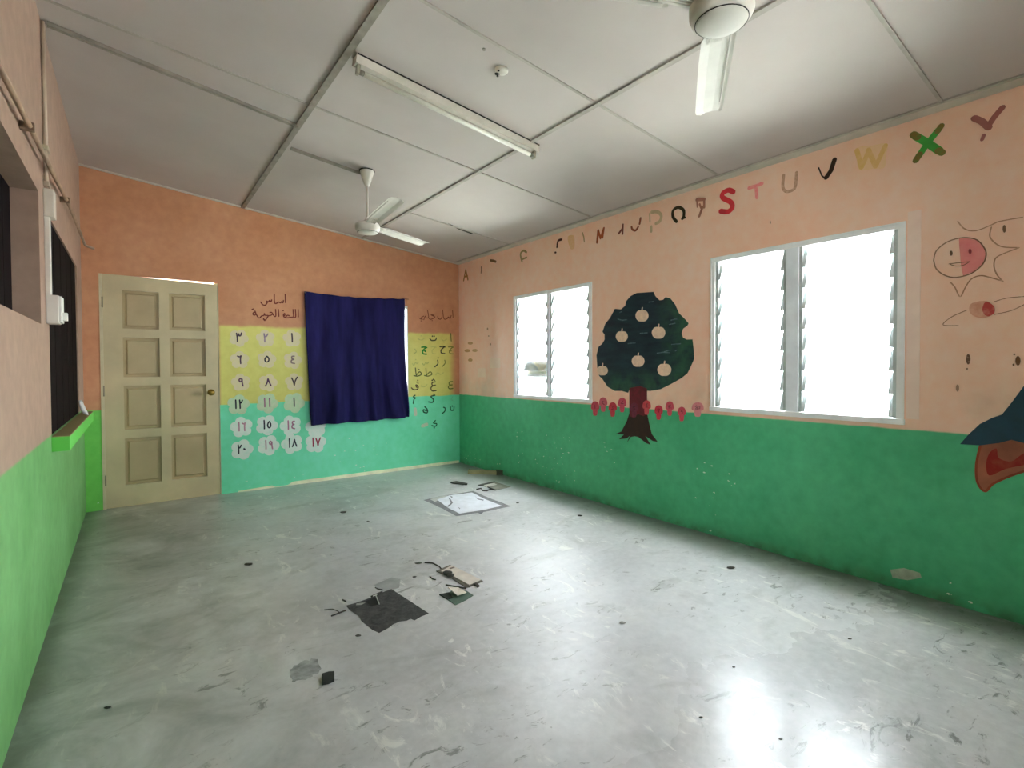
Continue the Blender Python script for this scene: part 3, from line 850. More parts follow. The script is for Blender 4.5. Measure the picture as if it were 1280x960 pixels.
# tree mural
tr = thing('tree_mural', RIGHT.at(797, 552), 'painted dark apple tree between the two louvre windows', 'mural')
F = C(740, 355, 6.62)
out = F((510, 65), (525, 100), (560, 135), (590, 130), (610, 108), (650, 120), (690, 170), (720, 240), (770, 290), (800, 325), (790, 345), (755, 370), (742, 410), (755, 445), (785, 460), (832, 458), (842, 540), (846, 620), (820, 680), (790, 740), (740, 780), (650, 830), (570, 870), (480, 885), (400, 880), (310, 872), (300, 900), (250, 885), (190, 885), (130, 850), (90, 790), (60, 760), (45, 690), (38, 590), (55, 520), (85, 495), (105, 460), (105, 420), (88, 395), (110, 330), (150, 280), (190, 205), (240, 210), (275, 180), (285, 140), (320, 100), (370, 75), (440, 70))
t = NT('tree_paint'); x, y, z = t.xyz()
f = t.noise(5, 4, .6, t.scaled((1, 1, 4)))
col = t.mix(t.ramp(f, .35, .7), rgb((20, 34, 48)), rgb((34, 58, 66)))
edge = t.math('MULTIPLY', t.math('ADD', t.math('SUBTRACT', 1.0, t.map(y, -3.25, -2.98)), t.math('SUBTRACT', 1.0, t.map(z, 1.05, 1.22)), clamp=True), t.ramp(t.noise(9, 3), .35, .65))
col = t.mix(t.math('MULTIPLY', edge, .7), col, rgb((56, 104, 72)))
Paint(RIGHT).fill(out).done('foliage', t.fin(col, .5, .4), tr)
ap = plain((252, 212, 184), .6, .08, 30)
for cx, cy, rr in ((415, 265, 54), (552, 405, 56), (248, 436, 50), (383, 640, 53), (600, 712, 58), (88, 718, 45)):
    pts = []
    for k in range(26):
        a = 2 * pi * k / 26
        w = 1 - .10 * max(0, sin(a)) + (-.16 * math.exp(-((a - 1.5 * pi) / .38) ** 2)) + (-.08 * math.exp(-((a - .5 * pi) / .35) ** 2))
        pts.append((740 + (cx + rr * cos(a) * w) / 6.62, 355 + (cy + rr * 1.02 * sin(a) * w) / 6.62))
    a_ = Paint(RIGHT).fill(pts, layer=1).st(F((cx, cy - rr * .8), (cx + 3, cy - rr - 14)), 2.0, layer=1)
    a_.done('apple', ap, tr)
for p in (((215, 290), (250, 300), (290, 295)), ((655, 300), (690, 290), (710, 292)), ((540, 572), (590, 565), (640, 568)), ((600, 560), (650, 548)), ((660, 500), (735, 494)), ((230, 236), (250, 228)), ((690, 555), (705, 545)), ((300, 492), (360, 488)), ((470, 150), (510, 146)), ((400, 408), (460, 404)), ((640, 335), (690, 325))):
    Paint(RIGHT).st(F(*p), 1.2, layer=1).done('brush_highlight', worn((120, 146, 150), .5, 60, .25, (36, 56, 70)), tr)
G = C(730, 480, 8)
Paint(RIGHT).fill(G((455, 60), (632, 60), (632, 290), (655, 400), (680, 500), (738, 577), (690, 570), (615, 520), (640, 560), (668, 608), (625, 592), (545, 530), (510, 522), (470, 530), (432, 584), (452, 535), (465, 512), (430, 545), (352, 552), (400, 506), (312, 500), (375, 475), (430, 370), (455, 290)), layer=1).done('trunk', plain((58, 34, 24), .6, .15, 20), tr)
Paint(RIGHT).fill(G((456, 40), (560, 20), (632, 45), (632, 290), (600, 320), (540, 300), (500, 340), (458, 320)), layer=2).done('red_overspray', worn((128, 34, 48), .6, 26, .3, (70, 34, 32)), tr)

# numbered mushrooms
mush = [(115, 225, (196, 60, 74), 'red mushroom nearest the far window', ((0, -10), (0, 12))),
        (195, 185, (206, 84, 96), 'second red mushroom from the far window, raised', ((-6, -8), (6, -6), (-5, 4), (7, 12))),
        (290, 235, (196, 34, 52), 'bright red mushroom third from the far window', ((-6, -10), (6, -4), (-2, 0), (6, 8), (-6, 12))),
        (385, 190, (204, 64, 82), 'red mushroom just left of the tree trunk', ((4, -12), (-7, 4), (8, 4))),
        (505, 240, (124, 44, 66), 'dark purple mushroom painted on the tree trunk', ((6, -10), (-5, -8), (-4, 0), (6, 4), (-5, 12))),
        (630, 215, (208, 64, 70), 'red mushroom overlapping right side of the trunk', ((5, -12), (-5, 4), (4, 12), (6, 2), (-4, 2))),
        (750, 265, (200, 36, 56), 'bright red low mushroom second right of trunk', ((-6, -10), (7, -10), (-2, 12))),
        (860, 225, (206, 70, 84), 'red mushroom third right of the trunk, raised', ((5, -10), (-6, -6), (6, 6), (-5, 10), (-6, 2), (6, -4), (5, -10))),
        (980, 280, (208, 66, 82), 'red low mushroom fourth right of the trunk', ((5, -2), (-5, -4), (2, -12), (5, -2), (3, 12))),
        (1140, 235, (220, 130, 134), 'pale pink mushroom nearest the near window', ((-14, -6), (-6, -12), (-4, -2), (-14, 10), (-2, 10), (4, -8), (14, -8), (14, 8), (4, 8), (4, -8)))]
for cx, cy, c, lab, num in mush:
    u, v = 730 + cx / 8, 480 + cy / 8
    m = thing('painted_mushroom', RIGHT.at(u, v + 9), lab, 'painted mushroom', 'numbered mushrooms painted along the green border')
    sx = 1.0 if cx < 1100 else 1.45
    cap = [(u - 4.6 * sx, v + 3.2), (u - 5.0 * sx, v - 1), (u - 3.4 * sx, v - 5), (u, v - 6.6), (u + 3.4 * sx, v - 5), (u + 5.0 * sx, v - 1), (u + 4.6 * sx, v + 3.2), (u, v + 4.6)]
    Paint(RIGHT).fill(cap, True, 3).done('cap', worn(c, .66, 70, .3, tuple(min(255, int(k * .75 + 60)) for k in c) if cx != 505 else (90, 40, 48)), m)
    Paint(RIGHT).fill([(u - 2.6 * sx, v + 4), (u + 2.6 * sx, v + 4), (u + 2.3 * sx, v + 10.5), (u, v + 11.5), (u - 2.3 * sx, v + 10.5)], True, 4).done('stem', worn(tuple(min(255, k + 6) for k in c), .58, 70, .3, tuple(min(255, int(k * .8 + 48)) for k in c) if cx != 505 else (90, 40, 48)), m)
    Paint(RIGHT).st([(u + a * .2, v + b * .2) for a, b in num], 1.1, layer=5).done('numeral', plain(tuple(int(k * .62) for k in c)), m)

# sun and planet
K = C(1150, 260, 6.857)
sm = thing('sun_mural', RIGHT.at(1200, 322), 'smiling half pink sun face outlined on the peach wall', 'mural')
ring = K((118, 450), (140, 370), (220, 300), (310, 265), (400, 255), (490, 275), (550, 340), (568, 400), (540, 480), (460, 550), (370, 585), (280, 595), (200, 570), (140, 520))
pk = K((335, 264), (400, 258), (490, 278), (548, 342), (564, 400), (538, 478), (460, 546), (370, 580), (362, 540), (350, 480), (345, 400), (338, 330))
Paint(RIGHT).fill(pk).done('pink_half', worn((240, 136, 136), .7, 12, .35, (246, 170, 156)), sm)
Paint(RIGHT).st(ring + [ring[0]], 1.4, True, 1).done('face_outline', plain((166, 120, 94)), sm)
for cx, cy, c in ((268, 388, (112, 84, 62)), (430, 372, (150, 50, 56))):
    Paint(RIGHT).dot(1150 + cx / 6.857, 260 + cy / 6.857, 1.9, 3.2, 2).done('eye', plain(c), sm)
Paint(RIGHT).st(K((250, 480), (330, 470), (425, 460)), .9, True, 2).st(K((262, 484), (310, 498), (370, 492), (425, 462)), .9, True, 2).done('mouth', plain((150, 104, 80)), sm)
ry = Paint(RIGHT)
for p in (((325, 115), (370, 170), (430, 195), (500, 190), (590, 155), (665, 120)), ((612, 165), (600, 245), (650, 305), (720, 335), (850, 340)), ((845, 343), (720, 390), (650, 430), (635, 500), (660, 570), (710, 630)), ((712, 628), (620, 600), (520, 580), (440, 610), (390, 680), (345, 760), (300, 680), (265, 640)), ((660, 120), (760, 100), (880, 80))):
    ry.st(K(*p), 1.4, True)
ry.done('ray', worn((196, 140, 110), .72, 40, .2), sm)
pm = thing('planet_mural', RIGHT.at(1228, 388), 'small red ringed planet painted below the smiling sun', 'mural')
Paint(RIGHT).fill(K((430, 830), (500, 800), (580, 800), (630, 850), (630, 900), (580, 935), (500, 940), (430, 900)), True).done('pale_side', worn((222, 150, 122), .6, 25, .3), pm)
Paint(RIGHT).fill(K((560, 805), (600, 815), (638, 850), (638, 895), (600, 925), (555, 915), (535, 865)), True, 1).done('red_side', worn((200, 78, 70), .75, 25, .3), pm)
Paint(RIGHT).st(K((640, 802), (750, 772), (900, 758)), 1.0, True).st(K((900, 825), (780, 880), (640, 912)), 1.0, True).st(K((897, 760), (930, 780), (897, 826)), 1.0, True).done('ring', worn((176, 118, 92), .72, 40, .2), pm)
Paint(RIGHT).st([(1208, 388), (1190, 396), (1179, 406), (1198, 407)], 1.0, True).done('ring', worn((176, 118, 92), .72, 40, .2), pm)

# peaked shape and red patch at the right edge
Q = C(1130, 430, 5.053)
hm = thing('peaked_mural', RIGHT.at(1240, 612), 'dark blue peaked shape over red patch painted at photo right edge', 'mural')
Paint(RIGHT).fill(Q((355, 632), (410, 570), (480, 505), (560, 465), (620, 445), (680, 370), (758, 265), (860, 240), (900, 420), (1000, 560), (960, 640), (850, 640), (758, 625), (680, 605), (600, 625), (480, 640)), layer=3).done('blue_peak', plain((34, 66, 84), .5, .2, 6), hm)
Paint(RIGHT).fill(Q((480, 640), (456, 760), (462, 870), (510, 932), (560, 885), (660, 840), (758, 800), (860, 790), (860, 630), (680, 605)), layer=1).done('brown_patch', plain((168, 98, 72), .6, .15, 8), hm)
Paint(RIGHT).fill(Q((540, 690), (585, 660), (600, 720), (680, 740), (758, 690), (830, 690), (830, 760), (758, 765), (640, 790), (540, 830), (520, 760)), True, 2).done('red_patch', worn((150, 36, 26), .75, 14, .25, (168, 98, 72)), hm)
Paint(RIGHT).st(Q((482, 645), (458, 760), (464, 870), (512, 930), (562, 884), (660, 838), (780, 796)), 2.6, True, 2).done('outline', plain((150, 70, 42)), hm)

# stray paint remnants
def spot(S, shapes, c, lab):
    p = Paint(S)
    for u, v, a, b in shapes: p.dot(u, v, a, b)
    tag(p.done('paint_spot', worn(c, .75, 60, .2)), lab, 'paint spot', 'brown paint remnants on the window wall')
spot(RIGHT, [(1210.4, 449, 2.8, 6.5), (1209, 461, 1, 1.2)], (128, 90, 68), 'tall brown paint remnant below the ringed planet')
spot(RIGHT, [(1272.5, 451, 3.2, 6), (1268, 443, 1.3, 1.2), (1267, 456, 1.4, 1.5)], (126, 80, 50), 'broken brown remnant near photo right edge above blue peak')
spot(RIGHT, [(1197, 485, 2, 4.6)], (170, 130, 104), 'small brown remnant left above the blue peak')
spot(RIGHT, [(1143.4, 486, 1.7, 4)], (206, 172, 150), 'pale brown remnant beside near window plaster strip')
spot(RIGHT, [(1255.5, 286, 2.2, 4.8)], (140, 102, 74), 'brown dash right of the sun rays')
spot(RIGHT, [(588, 429, 3.2, 1.8)], (204, 150, 100), 'topmost brown dash of four near the room corner')
spot(RIGHT, [(584.3, 438.3, 3.6, 2)], (200, 146, 96), 'left brown dash of four near the room corner')
spot(RIGHT, [(593.6, 438, 3.4, 2)], (206, 158, 110), 'right brown dash of four near the room corner')
spot(RIGHT, [(588, 450, 2.8, 2)], (200, 146, 92), 'lowest brown dash of four near the room corner')
spot(RIGHT, [(609.5, 411, .8, 1.4)], (166, 116, 84), 'upper speck of the dotted trail left of the far window')
spot(RIGHT, [(611, 420, .7, .8)], (166, 116, 84), 'middle speck of the dotted trail left of the far window')
spot(RIGHT, [(613, 430.3, .9, 1.4)], (166, 116, 84), 'lowest speck of the dotted trail left of the far window')
spot(RIGHT, [(963, 278, .7, 2)], (140, 104, 90), 'tiny brown tick above the near window')
for u, v, a, b, lab in ((602, 466, 5, 5.5, 'pale filler square nearer the corner, left of far window'), (619, 454, 6.5, 6, 'pale filler square nearer the far window')):
    tag(Paint(RIGHT).fill([(u - a, v - b), (u + a, v - b - .6), (u + a, v + b), (u - a, v + b)]).done('filler_patch', plain((255, 220, 194), .6, .03)), lab, 'filler patch')

# Arabic numerals in flower blobs on the end wall
DIG = {
 '1': [[(.45, 0), (.5, .5), (.52, 1)]],
 '2': [[(.2, .02), (.3, .5), (.34, 1)], [(.2, .05), (.34, .34), (.6, .34), (.85, .05)]],
 '3': [[(.08, .02), (.2, .5), (.24, 1)], [(.08, .05), (.2, .32), (.4, .3), (.48, .08)], [(.48, .08), (.58, .32), (.8, .28), (.95, -.02)]],
 '4': [[(.75, .08), (.35, .12), (.35, .38), (.7, .45), (.3, .55), (.25, .85), (.8, .95)]],
 '5': [[(.5, .15), (.2, .4), (.15, .7), (.45, .9), (.8, .75), (.8, .4), (.5, .15)]],
 '6': [[(.1, .12), (.45, .2), (.75, .1)], [(.7, .08), (.62, .5), (.66, 1)]],
 '7': [[(.02, .1), (.3, .5), (.48, .95)], [(.48, .95), (.65, .45), (1.0, .0)]],
 '8': [[(.02, .95), (.3, .6), (.48, .1)], [(.48, .1), (.7, .5), (1.0, .9)]],
 '9': [[(.72, .3), (.4, .12), (.18, .3), (.36, .5), (.72, .34)], [(.72, .2), (.74, .6), (.86, 1)]],
 '0': [[(.42, .5), (.55, .56)]]}
NUM = [('3', 298, 421.5, (70, 46, 70), 0, 'dark numeral three at top left of the flower number grid'),
 ('2', 331.5, 422, (150, 132, 150), 0, 'faded grey numeral two in top row of the flower numbers'),
 ('1', 364.5, 422, (60, 44, 64), 0, 'dark numeral one in top row beside the navy curtain'),
 ('6', 299, 449, (84, 56, 80), 0, 'dark numeral six in second row below numeral three'),
 ('5', 333, 448.5, (40, 44, 60), 0, 'dark numeral five, second row centre of the flower numbers'),
 ('4', 365.3, 449.5, (150, 128, 124), 0, 'faint numeral four in second row beside the navy curtain'),
 ('9', 300.5, 477, (120, 82, 110), 0, 'purple numeral nine in third row below numeral six'),
 ('8', 334.5, 477.5, (96, 56, 96), 0, 'purple numeral eight, third row centre of the flower numbers'),
 ('7', 367.3, 476.5, (70, 50, 60), 0, 'dark numeral seven in third row beside the navy curtain'),
 ('12', 297.5, 505, (38, 40, 54), 1, 'dark numeral twelve on a flower at the green border'),
 ('11', 333.5, 503, (176, 120, 146), 1, 'pink numeral eleven on a flower at the green border'),
 ('1', 367, 502.5, (70, 60, 72), 1, 'dark single stroke numeral on a flower left of curtain foot'),
 ('16', 301.5, 533, (190, 140, 160), 2, 'pink numeral sixteen on a pale flower'),
 ('15', 333, 530.5, (36, 40, 56), 2, 'dark numeral fifteen on a pale flower'),
 ('14', 363, 531, (178, 120, 148), 2, 'pink numeral fourteen on a pale flower left of curtain hem'),
 ('20', 302, 561, (44, 48, 60), 2, 'dark numeral twenty on the lowest left flower'),
 ('19', 335, 555.5, (182, 128, 152), 2, 'pink numeral nineteen on a pale flower in bottom row'),
 ('18', 364.5, 553.5, (40, 44, 58), 2, 'dark numeral eighteen on a pale flower in bottom row'),
 ('17', 394, 552.5, (156, 30, 70), 2, 'crimson numeral seventeen on the flower below the curtain'),
 ('', 394.5, 533, None, 2, 'blank pale flower half hidden by the curtain hem')]
FL = [worn((222, 208, 182), .66, 30, .4, (224, 216, 140)), worn((208, 220, 188), .68, 30, .4, (170, 220, 170)), worn((222, 236, 226), .8, 22, .3, (170, 230, 208))]
for ni, (s, u, v, c, f, lab) in enumerate(NUM):
    lay = 2 * ((ni // 3) % 2) if ni < 18 else (2 if ni == 18 else 0)
    n_ = thing('painted_numeral', BACK.at(u, v + 12), lab, 'painted numeral', 'arabic numerals in flower blobs on the end wall')
    Paint(BACK).flower(u + .5, v + 1, 12.2 if f else 10.5, layer=lay, ph=-pi / 2 + .3 * ((u + v) % 3 - 1)).done('flower', FL[f], n_)
    if s:
        P = Paint(BACK); w = 5.6 if len(s) == 2 else 7.6; h = 10.5 if s not in '5' else 9.5
        x = u - w * len(s) * .5 - (.5 if len(s) == 2 else 0)
        for ch in s:
            for stk in DIG[ch]:
                P.st([(x + (a * .8 + .1) * (w + 1.2), v - h / 2 + b * h - (x - u) * .04) for a, b in stk], 1.6 if ch != '0' else 2.2, len(stk) > 2, lay + 1)
            x += w + .6
        P.done('digits', plain(c), n_)

# headings
INK = plain((118, 42, 24))
h1 = C(300, 360, 16)
def lines(S, T_, L, w):
    p = Paint(S)
    for s in L:
        if len(s) == 1: p.dot(*T_(*s)[0], w * .62)
        else: p.st(T_(*s), w, len(s) > 2)
    return p
tag(lines(BACK, h1, [[(905, 130), (910, 292)], [(868, 250), (856, 296), (832, 272), (812, 296), (770, 282), (750, 298), (692, 298), (684, 128)], [(632, 238), (618, 272), (590, 250), (570, 276), (530, 262)], [(545, 290), (505, 342), (450, 330), (415, 282)]], 1.5).done('painted_heading', INK), 'upper brown arabic heading word above the flower numbers', 'painted heading', 'arabic headings painted on the end wall')
tag(lines(BACK, h1, [[(1162, 430), (1166, 578)], [(1106, 428), (1112, 572), (1075, 578), (1060, 430)], [(1075, 578), (1010, 588), (930, 596), (915, 580), (950, 545), (985, 556)], [(915, 585), (880, 578), (868, 540), (892, 508), (896, 548), (870, 556)], [(858, 452), (866, 456)], [(766, 428), (776, 568)], [(710, 428), (716, 552), (690, 568), (655, 520), (632, 488), (596, 492)], [(655, 520), (612, 548), (570, 556), (545, 590)], [(545, 590), (505, 640), (470, 615)], [(556, 548), (500, 545), (488, 508), (476, 548), (430, 560), (395, 596), (362, 588), (322, 520), (300, 462)], [(322, 520), (285, 545), (256, 518), (280, 486), (312, 500)], [(240, 428), (276, 416)], [(468, 625), (494, 652)]], 1.35).done('painted_heading', INK), 'lower brown arabic heading line above the flower numbers', 'painted heading', 'arabic headings painted on the end wall')
h2 = C(500, 370, 5.333)
tag(lines(BACK, h2, [[(350, 94), (353, 146)], [(341, 130), (333, 150), (322, 140), (312, 152), (292, 150), (284, 94)], [(280, 140), (270, 154), (258, 152), (250, 138)], [(228, 128), (205, 126), (232, 140), (205, 156), (192, 148)], [(183, 95), (190, 142), (172, 146)], [(172, 132), (164, 142), (158, 158)], [(158, 134), (140, 146), (150, 156), (132, 152)], [(140, 166)], [(214, 164)]], 1.1).done('painted_heading', plain((128, 66, 36))), 'brown arabic heading right of the curtain, near the corner', 'painted heading', 'arabic headings painted on the end wall')

# Jawi letters right of the curtain
GJ = 'jawi letters painted right of the curtain'
def jawi(L, c, lab, w=1.3, fade=None):
    m = plain(c) if not fade else worn(c, fade, 70, .25, (214, 212, 118) if c[2] < 110 else (130, 222, 180))
    tag(lines(BACK, h2, L, w).done('painted_letter', m), lab, 'painted letter', GJ)
hook = lambda x, y: [[(x - 18, y - 22), (x + 2, y - 24), (x + 16, y - 20)], [(x + 10, y - 20), (x - 10, y), (x - 8, y + 20), (x + 14, y + 24)]]
DKG = (52, 84, 44)
jawi([[(338, 250), (341, 300)]], (86, 106, 44), 'olive upright letter alif in top right of jawi letters')
jawi([[(310, 288), (292, 298), (276, 288)], [(293, 308)]], (186, 186, 98), 'faint letter in top row beside the olive alif', 1.2, .5)
jawi([[(242, 280), (236, 294), (210, 296), (198, 282)], [(216, 268)], [(228, 268)]], (66, 74, 40), 'dark boat shaped letter with two dots in top row', 1.5)
jawi([[(160, 284), (140, 294), (118, 284)], [(140, 266)]], (176, 176, 96), 'faint boat shaped letter at top left of jawi letters', 1.2, .5)
jawi(hook(340, 362) + [[(340, 366)]], (124, 132, 50), 'olive hooked letter in second row nearest the corner')
jawi(hook(284, 360), (58, 66, 36), 'dark hooked letter with no dot in second row', 1.6)
jawi(hook(225, 362), (186, 190, 100), 'faint hooked letter in middle of second row', 1.2, .45)
jawi(hook(162, 364) + [[(158, 362)], [(168, 368)]], (36, 142, 44), 'bright green hooked letter in second row', 1.9)
jawi([[(98, 354), (108, 372), (92, 384)]], (166, 172, 92), 'faint short letter at left end of second row', 1.2, .6)
jawi([[(298, 428), (300, 448), (282, 470)]], (122, 136, 54), 'olive letter ra in third row')
jawi([[(250, 428), (252, 452), (232, 472)], [(254, 412)]], (48, 62, 34), 'dark letter zay with dot in third row', 1.5)
jawi([[(190, 440), (180, 452), (172, 442), (160, 460), (150, 450)]], (168, 178, 92), 'faint toothed letter in third row', 1.2, .55)
jawi([[(122, 440), (112, 452), (104, 442), (92, 462), (82, 450)], [(104, 424)]], (172, 178, 96), 'faint toothed letter at left end of third row', 1.2, .5)
jawi([[(172, 482), (176, 530)], [(176, 528), (200, 505), (212, 522), (186, 534), (162, 530)]], (108, 118, 48), 'olive looped letter ta in fourth row')
jawi([[(102, 480), (108, 530)], [(108, 528), (130, 505), (142, 522), (116, 534), (92, 530)], [(126, 490)]], (92, 102, 44), 'darker looped letter with dot in fourth row', 1.4)
jawi([[(290, 510), (270, 522), (250, 512), (238, 526)]], (178, 184, 98), 'faint letter remnant in fourth row', 1.2, .5)
jawi([[(350, 570), (328, 574), (330, 592), (348, 592)], [(336, 592), (322, 606), (330, 618), (352, 616)]], (110, 126, 48), 'olive double curved letter in fifth row by corner', 1.4)
jawi([[(236, 572), (214, 578), (216, 596), (236, 594)], [(222, 596), (206, 612), (214, 632), (240, 630)], [(222, 556)], [(214, 562)], [(229, 562)]], (92, 88, 40), 'brown double curved letter with dots in fifth row', 1.5)
jawi([[(180, 590), (164, 604), (144, 604), (140, 596)]], (178, 184, 98), 'faint curved letter in fifth row', 1.2, .5)
jawi([[(118, 598), (106, 592), (110, 608), (122, 606), (114, 622), (90, 624), (76, 612)], [(112, 574)], [(118, 562)], [(120, 582)]], (96, 78, 40), 'brown looped letter with three dots in fifth row', 1.4)
jawi([[(100, 662), (88, 672), (102, 680), (92, 690), (88, 716)]], (24, 96, 52), 'dark green looped letter with tail below yellow patch', 1.6)
jawi([[(232, 662), (206, 670), (222, 690), (216, 708), (190, 706)], [(226, 654)]], (34, 84, 46), 'dark green angled letter kaf below yellow patch', 1.6)
jawi([[(350, 672), (340, 690), (352, 696)]], (110, 204, 158), 'pale faded letter right below yellow patch', 1.2, .6)
jawi([[(336, 740), (338, 760), (356, 760), (360, 738)], [(348, 734)]], (24, 110, 64), 'green bowl shaped letter nun near the corner', 1.5)
jawi([[(290, 742), (300, 748), (298, 768), (280, 784)]], (22, 104, 60), 'green curled letter waw in seventh row', 1.5)
jawi([[(165, 738), (182, 758), (180, 778), (158, 774), (156, 758), (176, 766)]], (20, 92, 56), 'dark green looped letter ha in seventh row', 1.6)
jawi([[(100, 754), (104, 790)]], (206, 206, 180), 'pale pink smear of a letter at left of seventh row', 4.2, .7)
jawi([[(236, 830), (222, 846), (244, 852), (236, 868), (212, 864)], [(228, 878)]], (28, 108, 62), 'green curved letter ya in bottom row', 1.5)
jawi([[(150, 866), (178, 856)]], (204, 206, 178), 'pale pink smear of a letter in bottom row', 4.4, .65)

# ------------------------------------------------------------------ litter and old tile marks on the floor
def slab(px, th, name, mat, label, cat, group=None, lift=.0005, parent=None):
    mb = MB(); mb.sheet([FLOOR.at(u, v) for u, v in px], (0, 0, 1), lift, th)
    o = mb.done(name, mat, parent)
    if parent is None: tag(o, label, cat, group)
    return o
def jag(pts, amp=.6, k=5, seed=1):
    rnd = random.Random(seed); out = []
    n = len(pts)
    for i in range(n):
        a, b = pts[i], pts[(i + 1) % n]
        for j in range(k):
            t = j / k; q = amp if j else amp * .3
            out.append((a[0] + (b[0] - a[0]) * t + rnd.uniform(-q, q), a[1] + (b[1] - a[1]) * t + rnd.uniform(-q, q) * .6))
    return out
GREY = plain((128, 129, 132), .7, .12, 14)
PALE = plain((222, 226, 234), .55, .06, 12)
t = NT('black_adhesive'); f = t.noise(26, 7, .75, dist=.6)
BLACK = t.fin(t.mix(t.ramp(f, .35, .75), rgb((30, 30, 32)), rgb((92, 92, 92))), .6, .4)
WOODP = plain((214, 204, 194), .6, .08, 12)
DUST = plain((70, 66, 60), .8, .2, 20)

# pale square with grey border
r = thing('tile_patch', FLOOR.at(588, 630), 'pale blue white square floor patch with grey border near corner', 'floor patch')
S2 = C(500, 570, 7.11)
slab(jag(S2((210, 392), (380, 355), (650, 312), (760, 360), (985, 448), (740, 498), (500, 535), (380, 468)), .35, 5, 3), .0012, 'grey_border', GREY, None, None, parent=r)
slab(jag(S2((330, 390), (440, 352), (640, 326), (745, 382), (905, 445), (740, 482), (530, 514), (440, 470)), .3, 5, 4), .0024, 'pale_face', PALE, None, None, parent=r)
slab(jag(S2((265, 385), (375, 358), (425, 352), (350, 392), (310, 408)), .3, 3, 8), .0020, 'bare_gap', plain((196, 196, 192), .7, .08), None, None, parent=r)
for i, p in enumerate((((668, 362), (690, 380), (745, 392), (740, 400), (690, 388)), ((430, 372), (445, 378), (470, 420), (452, 438), (430, 455), (418, 450), (440, 432), (452, 415)), ((515, 455), (535, 468), (528, 476)), ((448, 358), (470, 368), (455, 374)), ((690, 505), (740, 500), (720, 516)))):
    slab(jag(S2(*p), .12, 2, 20 + i), .0030, 'dark_scrape', plain((112, 114, 122)), None, None, parent=r)

# far broken tile with wire
r = thing('broken_tile', FLOOR.at(617, 609), 'small broken grey tile with torn edge behind the pale square', 'broken tile')
slab(jag(S2((720, 262), (840, 232), (985, 275), (860, 305)), .25, 4, 5), .003, 'tile_base', plain((136, 136, 124), .7, .15), None, None, parent=r)
slab(jag(S2((745, 262), (835, 244), (862, 258), (770, 280)), .2, 3, 6), .0048, 'pale_flake', plain((206, 204, 194), .7, .1), None, None, parent=r)
slab(jag(S2((690, 262), (840, 230), (850, 236), (720, 268)), .15, 3, 7), .007, 'torn_edge', plain((62, 60, 54)), None, None, parent=r)
mb = MB(); mb.tube([FLOOR.at(*q) + Vector((0, 0, .006)) for q in S2((680, 302), (720, 292), (735, 312), (770, 315), (800, 300), (850, 308), (780, 280))], .006, 6); mb.done('wire', plain((64, 62, 56)), r)

# offcut of board against the window wall
r = thing('wood_offcut', FLOOR.at(604, 592), 'narrow beige wood offcut lying at the foot of window wall', 'wood offcut')
P0, P1 = FLOOR.at(586, 591.5), FLOOR.at(624.5, 593)
mb = MB(); mb.obox(P0 + Vector((0, 0, .020)), P1 + Vector((0, 0, .020)), .07, .038, bev=.004); mb.done('board', plain((176, 168, 128), .7, .12), r)
mb = MB(); mb.obox(P1 + Vector((-.03, .02, .024)), P1 + Vector((.03, -.02, .024)), .078, .046, bev=.004); mb.done('dark_end', plain((84, 82, 62)), r)
# dark strip
def shard(px, th, c, name, lab, cat, g=None):
    return slab(px, th, name, plain(c, .7, .15), lab, cat, g)
shard(jag(S2((448, 240), (500, 232), (545, 240), (600, 252), (595, 260), (540, 256), (470, 248)), .12, 2, 9), .012, (58, 58, 52), 'debris_strip', 'dark curved strip of debris left of the wood offcut', 'debris')

# black square
r = thing('floor_patch', FLOOR.at(485, 764), 'large black square adhesive patch on middle of the floor', 'floor patch')
S1 = C(400, 690, 5.818)
slab(S1((190, 392), (262, 372), (320, 352), (400, 322), (452, 296), (520, 272), (640, 350), (790, 448), (735, 470), (688, 498), (660, 486), (630, 500), (580, 505), (530, 528), (500, 552), (430, 590), (405, 578), (380, 566), (300, 500), (285, 470), (220, 425)), .0016, 'black_glue', BLACK, None, None, parent=r)
slab(jag(S1((265, 378), (330, 372), (300, 388), (262, 390)), .2, 3, 12), .0028, 'grey_flake', plain((150, 150, 146)), None, None, parent=r)
slab(jag(S1((330, 360), (400, 335), (428, 385), (370, 395)), .25, 3, 13), .0026, 'dark_lump', plain((24, 24, 24)), None, None, parent=r)
mb = MB()
for a, b in (((385, 328), (415, 318)), ((405, 320), (432, 388))):
    mb.obox(FLOOR.at(*S1(a)[0]) + Vector((0, 0, .006)), FLOOR.at(*S1(b)[0]) + Vector((0, 0, .006)), .004, .004)
mb.done('pale_splinter', plain((196, 196, 190)), r)
slab(jag(S1((395, 240), (520, 185), (585, 200), (575, 260), (480, 290), (410, 268)), .3, 3, 15), .0008, 'grey_stain', worn((140, 142, 140), .5, 16, .3, (176, 177, 178)), 'grey stain on concrete behind the black square', 'floor stain')
def stick(pts, w, c, lab, T_=S1, name='splinter'):
    mb = MB(); w *= .6; mb.tube([FLOOR.at(*q) + Vector((0, 0, w)) for q in T_(*pts)], w, 6)
    tag(mb.done(name, plain(c, .7)), lab, 'splinter')
stick(((82, 470), (190, 428)), .006, (70, 66, 60), 'straight thin dark stick at left corner of black square')
stick(((30, 424), (90, 418), (125, 430), (138, 440)), .004, (84, 84, 78), 'curved dark splinter left of the black square')
stick(((372, 330), (452, 294)), .007, (60, 58, 52), 'dark sliver along back edge of the black square')
stick(((402, 262), (420, 272), (455, 278)), .005, (70, 68, 62), 'small bent dark splinter behind the black square')
stick(((165, 352), (188, 364)), .006, (66, 62, 56), 'short dark chip left behind the black square')
stick(((915, 244), (1062, 270)), .007, (60, 56, 48), 'thin dark stick between beige tile and green tile piece')
stick(((762, 80), (820, 84), (868, 108), (880, 124)), .006, (70, 66, 58), 'curved dark strip leading to the beige tile')
